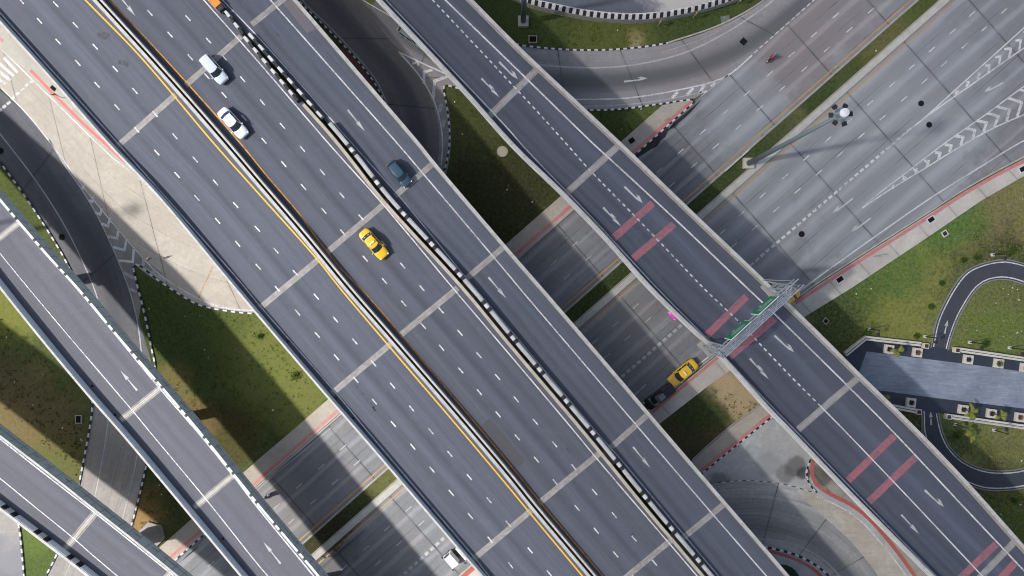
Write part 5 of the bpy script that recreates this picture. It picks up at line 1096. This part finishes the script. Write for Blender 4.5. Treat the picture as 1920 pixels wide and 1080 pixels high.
    if extras: extras(e, st, Lc, Wd, Ht)
    return e
def taxi_sign(e, st, L, Wd, Ht):
    mb = MB(); mb.box((lerp(st['xrf'], st['xrr'], .38), 0, Ht+.11), (.20, .78, .15)); mb.build('taxi_sign', m_plain('taxi_sign_white', (.72, .70, .62), .4), e)
    mb = MB(); mb.box((st['xrr']-.04, 0, Ht-.045), (.12, Wd*.60, .02)); mb.build('rear_sun_strip', M_WHT, e)
    for y in (-.28, .28): mb = MB(); mb.box((lerp(st['xrr'], st['xb'], .62), y, lerp(Ht-.04, st['trunk'], .55)), (.10, .24, .02)); mb.build('window_sticker', m_plain('sticker_grey', (.42, .38, .38), .5), e)
    for sgn in (1, -1): mb = MB(); mb.box((L/2-.06, sgn*Wd*.18, .42), (.06, Wd*.34, .12), -sgn*.12); mb.build('bumper_trim', M_TRIM, e)
Y_TAXI = m_car('taxi_yellow', (.74, .44, .010)); C_WHITE = m_car('car_white', (.66, .68, .70)); C_SILV = m_car('car_silver_white', (.52, .58, .66)); C_BLUE = m_car('car_dark_blue', (.03, .065, .10)); C_BLK = m_car('car_black', (.012, .012, .015)); C_PINK = m_car('taxi_pink', (.72, .05, .50)); C_GREY = m_car('car_grey', (.12, .15, .16))
car((381, 107), (421, 153), Z0, 'silver white van driving on the elevated road, upper of the two pale cars', C_SILV, 'van', None, 1.70, 1.58, 'van', 'van')
car((414, 206), (459, 255), Z0, 'white sedan with a blue tinted rear window on the elevated road', C_WHITE, 'sedan', None, 1.74, 1.42, rearglass=M_GLB)
car((730.5, 304), (766, 347), Z0, 'dark blue hatchback driving on the single lane ramp', C_BLUE, 'hatch', None, 1.62, 1.50)
car((679, 433), (722, 482), Z0, 'bright yellow taxi alone on the elevated road', Y_TAXI, 'sedan', None, 1.70, 1.46, 'taxi', 'taxi', extras=taxi_sign)
car((1304.5, 679), (1256, 719), .02, 'bright yellow taxi on the ground road close behind the black pickup', Y_TAXI, 'sedan', None, 1.80, 1.48, 'taxi', 'taxi', extras=taxi_sign)
def bed(e, st, L, Wd, Ht):
    mb = MB(); mb.box((-L*.32, 0, 1.01), (L*.30, Wd*.78, .03)); mb.build('cargo_bed', M_TRIM, e)
    mb = MB(); mb.box((-.2, 0, Ht+.02), (.9, .8, .012)); mb.build('roof_panel', C_GREY, e)
car((1263, 725), (1210, 763), .02, 'black pickup truck in the shade directly ahead of the yellow taxi', C_BLK, 'pickup', None, 1.75, 1.65, 'pickup_truck', 'pickup', extras=bed)
car((1304, 555), (1258, 594), .02, 'bright pink taxi half hidden under the right-hand elevated road', C_PINK, 'sedan', None, 1.75, 1.46, 'taxi', 'taxi', extras=taxi_sign)
car((1496, 544), (1449, 583), .02, 'yellow taxi half hidden under the sign gantry at the edge of the viaduct', Y_TAXI, 'sedan', None, 1.75, 1.46, 'taxi', 'taxi', extras=taxi_sign)
car((747, 50), (797, 86), .03, 'dark grey car mostly hidden under the right-hand elevated road near the top', C_GREY, 'hatch', None, 1.7, 1.5)
# white box truck
def truck():
    A, B = P(888, 1016, 2.0), P(840, 1058, 2.0); d = B-A; an = math.atan2(d.y, d.x); c = (A+B)/2
    e = empty('box_truck', (c.x, c.y, .02), 'small white box truck turning out from under the widest elevated road at the bottom', 'truck', an); e.scale = (1.12, 1.16, 1.1)
    L = d.length; h = L/2
    mb = MB()
    vs = [(h-1.35, -.85, .5), (h, -.82, .5), (h, .82, .5), (h-1.35, .85, .5), (h-1.35, -.80, 2.0), (h-.35, -.74, 2.0), (h-.35, .74, 2.0), (h-1.35, .80, 2.0), (h, -.82, 1.15), (h, .82, 1.15)]
    mb.add(vs, [(0, 1, 8, 5, 4), (3, 7, 6, 9, 2), (1, 2, 9, 8), (4, 5, 6, 7), (0, 4, 7, 3), (0, 3, 2, 1), (8, 9, 6, 5)]); mb.build('cab', C_WHITE, e)
    mb = MB(); mb.add([(h+.005, -.72, 1.2), (h+.005, .72, 1.2), (h-.30, .66, 1.93), (h-.30, -.66, 1.93)], [(0, 1, 2, 3)]); mb.build('windshield', M_GLASS, e)
    for s_ in (1, -1):
        mb = MB(); mb.add([(h-1.1, s_*.845, 1.2), (h-.25, s_*.83, 1.2), (h-.42, s_*.79, 1.85), (h-1.1, s_*.82, 1.85)], [(0, 1, 2, 3)]); mb.build('side_window', M_GLASS, e)
        mb = MB(); mb.box((h-.15, s_*1.0, 1.5), (.08, .22, .3)); mb.build('mirror', M_TRIM, e)
        mb = MB(); mb.box((h+.01, s_*.6, .85), (.06, .3, .18)); mb.build('headlight', M_HL, e)
        for xw in (h-.75, -h+.9):
            mb = MB(); mb.tube((xw, s_*.62, .36), (xw, s_*.86, .36), .36, n=18); w_ = mb.build('wheel', M_RUB, e); mb = MB(); mb.tube((xw, s_*.84, .36), (xw, s_*.875, .36), .2, n=12); mb.build('rim', M_RIM, w_)
    mb = MB(); mb.box((-h/2+.15-.45, 0, 1.45), (L-1.75, 1.86, 1.8)); mb.build('cargo_box', C_WHITE, e)
    mb = MB(); mb.box((-.3, 0, .5), (L-.6, .9, .2)); mb.build('chassis', M_TRIM, e)
truck()
# motorbikes and riders (each rider one skinned body)
M_SKIN = m_plain('skin', (.35, .20, .13), .6)
def rider(loc, an, label, shirt, trousers, helmet, grp=None):
    verts = [(-.10, 0, .86), (-.02, 0, 1.08), (.08, 0, 1.32), (.12, 0, 1.45), (.15, 0, 1.60),
             (.07, .19, 1.34), (.26, .27, 1.13), (.50, .27, 1.04), (.07, -.19, 1.34), (.26, -.27, 1.13), (.50, -.27, 1.04),
             (-.06, .12, .82), (.32, .19, .74), (.16, .18, .36), (.30, .18, .30), (-.06, -.12, .82), (.32, -.19, .74), (.16, -.18, .36), (.30, -.18, .30)]
    edges = [(0, 1), (1, 2), (2, 3), (3, 4), (2, 5), (5, 6), (6, 7), (2, 8), (8, 9), (9, 10), (0, 11), (11, 12), (12, 13), (13, 14), (0, 15), (15, 16), (16, 17), (17, 18)]
    rad = [.15, .13, .16, .06, .09, .075, .05, .04, .075, .05, .04, .10, .075, .055, .045, .10, .075, .055, .045]
    me = bpy.data.meshes.new('person'); me.from_pydata(verts, edges, []); o = bpy.data.objects.new('person', me); COL.objects.link(o)
    md = o.modifiers.new('skin', 'SKIN'); me.skin_vertices or None
    if not me.skin_vertices: me.attributes  # layer is created with the modifier
    for i, r in enumerate(rad): me.skin_vertices[0].data[i].radius = (r, r)
    me.skin_vertices[0].data[0].use_root = True
    o.modifiers.new('sub', 'SUBSURF').render_levels = 1
    me.materials.append(shirt); o.location = loc; o.rotation_euler = (0, 0, an); o['label'] = label; o['category'] = 'person'
    mb = MB(); mb.ball((.15, 0, 1.66), .145, nu=14, nv=9); hm = mb.build('helmet', helmet, o, True)
    mb = MB()
    for s_ in (1, -1): mb.tube((-.06, s_*.12, .83), (.31, s_*.19, .76), .115, .09, n=10); mb.tube((.31, s_*.19, .76), (.17, s_*.18, .40), .09, .07, n=10)
    mb.build('trousers', trousers, o, True)
    mb = MB()
    for s_ in (1, -1): mb.ball((.52, s_*.27, 1.04), .05)
    mb.build('hands', M_SKIN, o, True)
def motorbike(rear, front, label, rlabel, col, shirt, trousers, helmet):
    A, B = P(*rear, .6), P(*front, .6); c = (A+B)/2; d = B-A; an = math.atan2(d.y, d.x)
    e = empty('motorbike', (c.x, c.y, .012), label, 'motorbike', an)
    for xw, nm in ((.62, 'f'), (-.60, 'r')):
        mb = MB(); n = 18
        for i in range(n):
            a, b = 2*math.pi*i/n, 2*math.pi*(i+1)/n; mb.tube((xw+.26*math.cos(a), 0, .30+.26*math.sin(a)), (xw+.26*math.cos(b), 0, .30+.26*math.sin(b)), .045, n=6)
        w_ = mb.build('wheel', M_RUB, e); mb = MB(); mb.tube((xw, -.03, .30), (xw, .03, .30), .17, n=14); mb.build('rim', M_RIM, w_)
    mb = MB(); mb.box((-.05, 0, .48), (.75, .24, .28)); mb.box((.30, 0, .62), (.35, .30, .30)); mb.box((-.62, 0, .72), (.38, .20, .12)); mb.build('body', col, e)
    mb = MB(); mb.box((-.25, 0, .80), (.75, .26, .10)); mb.build('seat', M_TRIM, e)
    mb = MB(); mb.tube((.62, 0, .3), (.44, 0, 1.0), .035, n=8); mb.tube((.48, -.34, 1.03), (.48, .34, 1.03), .022, n=8); mb.build('handlebar', M_TRIM, e)
    mb = MB(); mb.ball((.60, 0, .88), .09); mb.build('headlight', M_HL, e); mb = MB(); mb.box((-.84, 0, .72), (.05, .16, .14)); mb.build('number_plate', M_WHT, e)
    rider((c.x-.08*math.cos(an), c.y-.08*math.sin(an), .012), an, rlabel, shirt, trousers, helmet)
def pc(n, c): return m_plain(n, c, .7, var=.15)
motorbike((1437, 118), (1456, 99), 'dark red motorbike riding up the upper carriageway at top right', 'person with a blue helmet and red shirt riding the dark red motorbike', pc('bike_dark_red', (.06, .012, .012)), pc('red_shirt', (.32, .03, .04)), pc('dark_trousers', (.03, .03, .04)), pc('blue_helmet', (.03, .18, .60)))
motorbike((491, 938), (508, 925), 'white motorbike in the sunlit lane beside the left ramp', 'person with a pink helmet and white shirt riding the white motorbike', pc('bike_white', (.6, .6, .62)), pc('white_shirt', (.62, .62, .66)), pc('blue_trousers', (.06, .07, .12)), pc('pink_helmet', (.70, .25, .38)))

mb = MB(); mb.tube(P(1360, 321, .35), P(1405, 281, .35), .06, n=8)
for a in ((1361, 320), (1382, 301.5), (1404, 282)): mb.tube(P(*a, 0), P(*a, .35), .05, n=6)
o = mb.build('pipe_rail', M_WHT); o['label'] = 'thin white pipe rail lying along the median grass beside the mast'; o['category'] = 'pipe'
mb = MB(); mb.line(smooth(PX([(399, 500), (390, 520), (380, 540), (371, 563)], .0165), .4), .22); struct('rust_stain', mb, m_paint('rust_stain_paint', (.30, .17, .07), .8, (.44, .40, .34), 4))
for (u, v) in ((170, 724), (213, 778), (415, 1010)): V5b = MB(); V5b.tube((0, 0, 0), (0, 0, .03), .16, n=10); q = V5b.build('deck_drain', M_GRATE); attach(q, V5.e); c = P(u+3, v, ZA); q.data.transform(Matrix.Translation(c))
for (u, v) in ((630, 747), (662, 784), (826, 981), (868, 1031), (540, 640), (420, 505)): V5b = MB(); V5b.tube((0, 0, 0), (0, 0, .03), .15, n=10); q = V5b.build('deck_drain', M_GRATE); attach(q, V1.e); q.data.transform(Matrix.Translation(P(u, v, Z0)))
# ---------------------------------------------------------------- weeds, litter
random.seed(11)
def inside(pt, poly):
    x, y = pt; c = False
    for i in range(len(poly)):
        x1, y1 = poly[i]; x2, y2 = poly[i-1]
        if (y1 > y) != (y2 > y) and x < (x2-x1)*(y-y1)/(y2-y1)+x1: c = not c
    return c
areas = [([(838, 168), (925, 180), (1050, 365), (955, 450), (850, 330)], 500), ([(270, 520), (370, 578), (480, 595), (610, 750), (480, 862), (290, 700)], 900), ([(985, 48), (1200, 44), (1400, 8), (1250, 76), (1150, 88), (985, 82)], 420),
         ([(1712, 6), (1780, 4), (1440, 300), (1250, 465), (1100, 590), (1060, 575), (1290, 375)], 800), ([(1335, 725), (1425, 760), (1290, 860), (1245, 795)], 420), ([(0, 580), (140, 735), (160, 900), (0, 760)], 500), ([(100, 810), (160, 770), (145, 900)], 100),
         ([(620, 1050), (740, 890), (690, 960), (590, 1040)], 200), ([(1110, 210), (1235, 200), (1165, 262)], 120), ([(290, 880), (350, 965), (262, 1020), (275, 880)], 200)]
areas2 = [([(1920, 335), (1600, 545), (1480, 640), (1590, 650), (1720, 640), (1790, 500), (1920, 480)], 1300), ([(1800, 600), (1850, 535), (1920, 540), (1920, 665), (1790, 650)], 700), ([(1770, 785), (1920, 805), (1920, 870), (1820, 860)], 350), ([(1830, 925), (1920, 922), (1920, 1010)], 300), ([(1690, 780), (1725, 780), (1725, 830)], 60)]
def weeds(ars, name, m):
    mb = MB()
    for poly, n in ars:
        us = [p[0] for p in poly]; vs = [p[1] for p in poly]; k = 0
        for _ in range(n*8):
            if k >= n*.4: break
            u, v = random.uniform(min(us), max(us)), random.uniform(min(vs), max(vs))
            if not inside((u, v), poly): continue
            k += 1; c = P(u, v, 0); r = random.choice((.10, .12, .15, .2, .28)) if random.random() < .96 else .5
            for _q in range(int(6+40*r)):
                a = random.uniform(0, 6.28); rr = r*random.random()**.6; b = Vector((c.x+rr*math.cos(a), c.y+rr*math.sin(a), .0)); h = random.uniform(.04, .09)+r*.15; t_ = random.uniform(0, 6.28); w_ = .04
                tip = b+Vector((math.cos(t_)*h*.7, math.sin(t_)*h*.7, h)); s_ = Vector((-math.sin(t_), math.cos(t_), 0))*w_; mb.add([b-s_, b+s_, tip], [(0, 1, 2)])
    o = mb.build(name, m); o['kind'] = 'stuff'; o['label'] = 'scattered tufts of longer green grass and weeds'; o['category'] = 'grass'; return o
def m_leaf(name, a, b):
    t = NT(name); n = t.noise(t.pos(), 1.3, 4, .7); return t.fin(t.mix(t.rng(n, .35, .65), a, b), .9, spec=.2)
weeds(areas, 'weed_tufts', m_leaf('weed_green', (.055, .085, .012), (.13, .14, .02))); weeds(areas2, 'weed_tufts', m_leaf('weed_bright', (.13, .20, .024), (.26, .28, .05)))
mb = MB(); lit = MB()
for poly, n in areas+areas2:
    us = [p[0] for p in poly]; vs = [p[1] for p in poly]
    for _ in range(max(4, n//45)):
        u, v = random.uniform(min(us), max(us)), random.uniform(min(vs), max(vs))
        if inside((u, v), poly):
            c = P(u, v, .03); s_ = random.uniform(.04, .13); a = random.uniform(0, 6.28)
            lit.box((c.x, c.y, .05), (s_*2, s_*1.3, .06), a, random.choice((0, 0, 1)))
o = lit.build('litter', [M_WHT, m_plain('litter_tan', (.42, .36, .28), .8)]); o['kind'] = 'stuff'; o['label'] = 'small white scraps of litter scattered over the grass'; o['category'] = 'litter'
# single shrubs and stones one can tell apart
def shrub(u, v, r, lab, m=None):
    e = empty('shrub', P(u, v, 0), lab, 'shrub', 0, 'small shrubs on the lawns'); mb = MB(); mb.tube((0, 0, 0), (0, 0, r*.8), .04, .02, n=6); mb.build('stem', M_TRNK, e)
    mb = MB(); leaf_clump(mb, (0, 0, r*.7), r, int(260*r+60), .10, .03, .6); mb.build('foliage', m or MSH, e)
MSH = m_leaf('shrub_leaf', (.022, .06, .010), (.06, .11, .015))
for a in ((488, 631, .45, 'small dark green shrub on the sunlit grass by the wide road, upper one'), (554, 704, .6, 'small dark green shrub on the sunlit grass by the wide road, lower one'), (1805, 488, .42, 'round green shrub left of the lamp above the park road bend'), (1830, 483, .5, 'green shrub just left of the lamp above the park road bend'),
          (1764, 531, .42, 'round green shrub alone on the lawn left of the park road'), (1744, 575, .5, 'green shrub on the lawn beside a thin bare branch'), (1717, 630, .5, 'dark round shrub above the plaza wall'), (1625, 622, .6, 'bushy green shrub at the foot of the leftmost garden lamp'), (1845, 645, .6, 'green shrub right of the park road above the plaza'), (1790, 817, .6, 'dark bushy shrub below the lower plaza wall'),
          (1895, 470, .6, 'dark green shrub at the right edge above the park road'), (1900, 938, .5, 'dark shrub on the shaded lawn at the lower right corner')): shrub(*a)
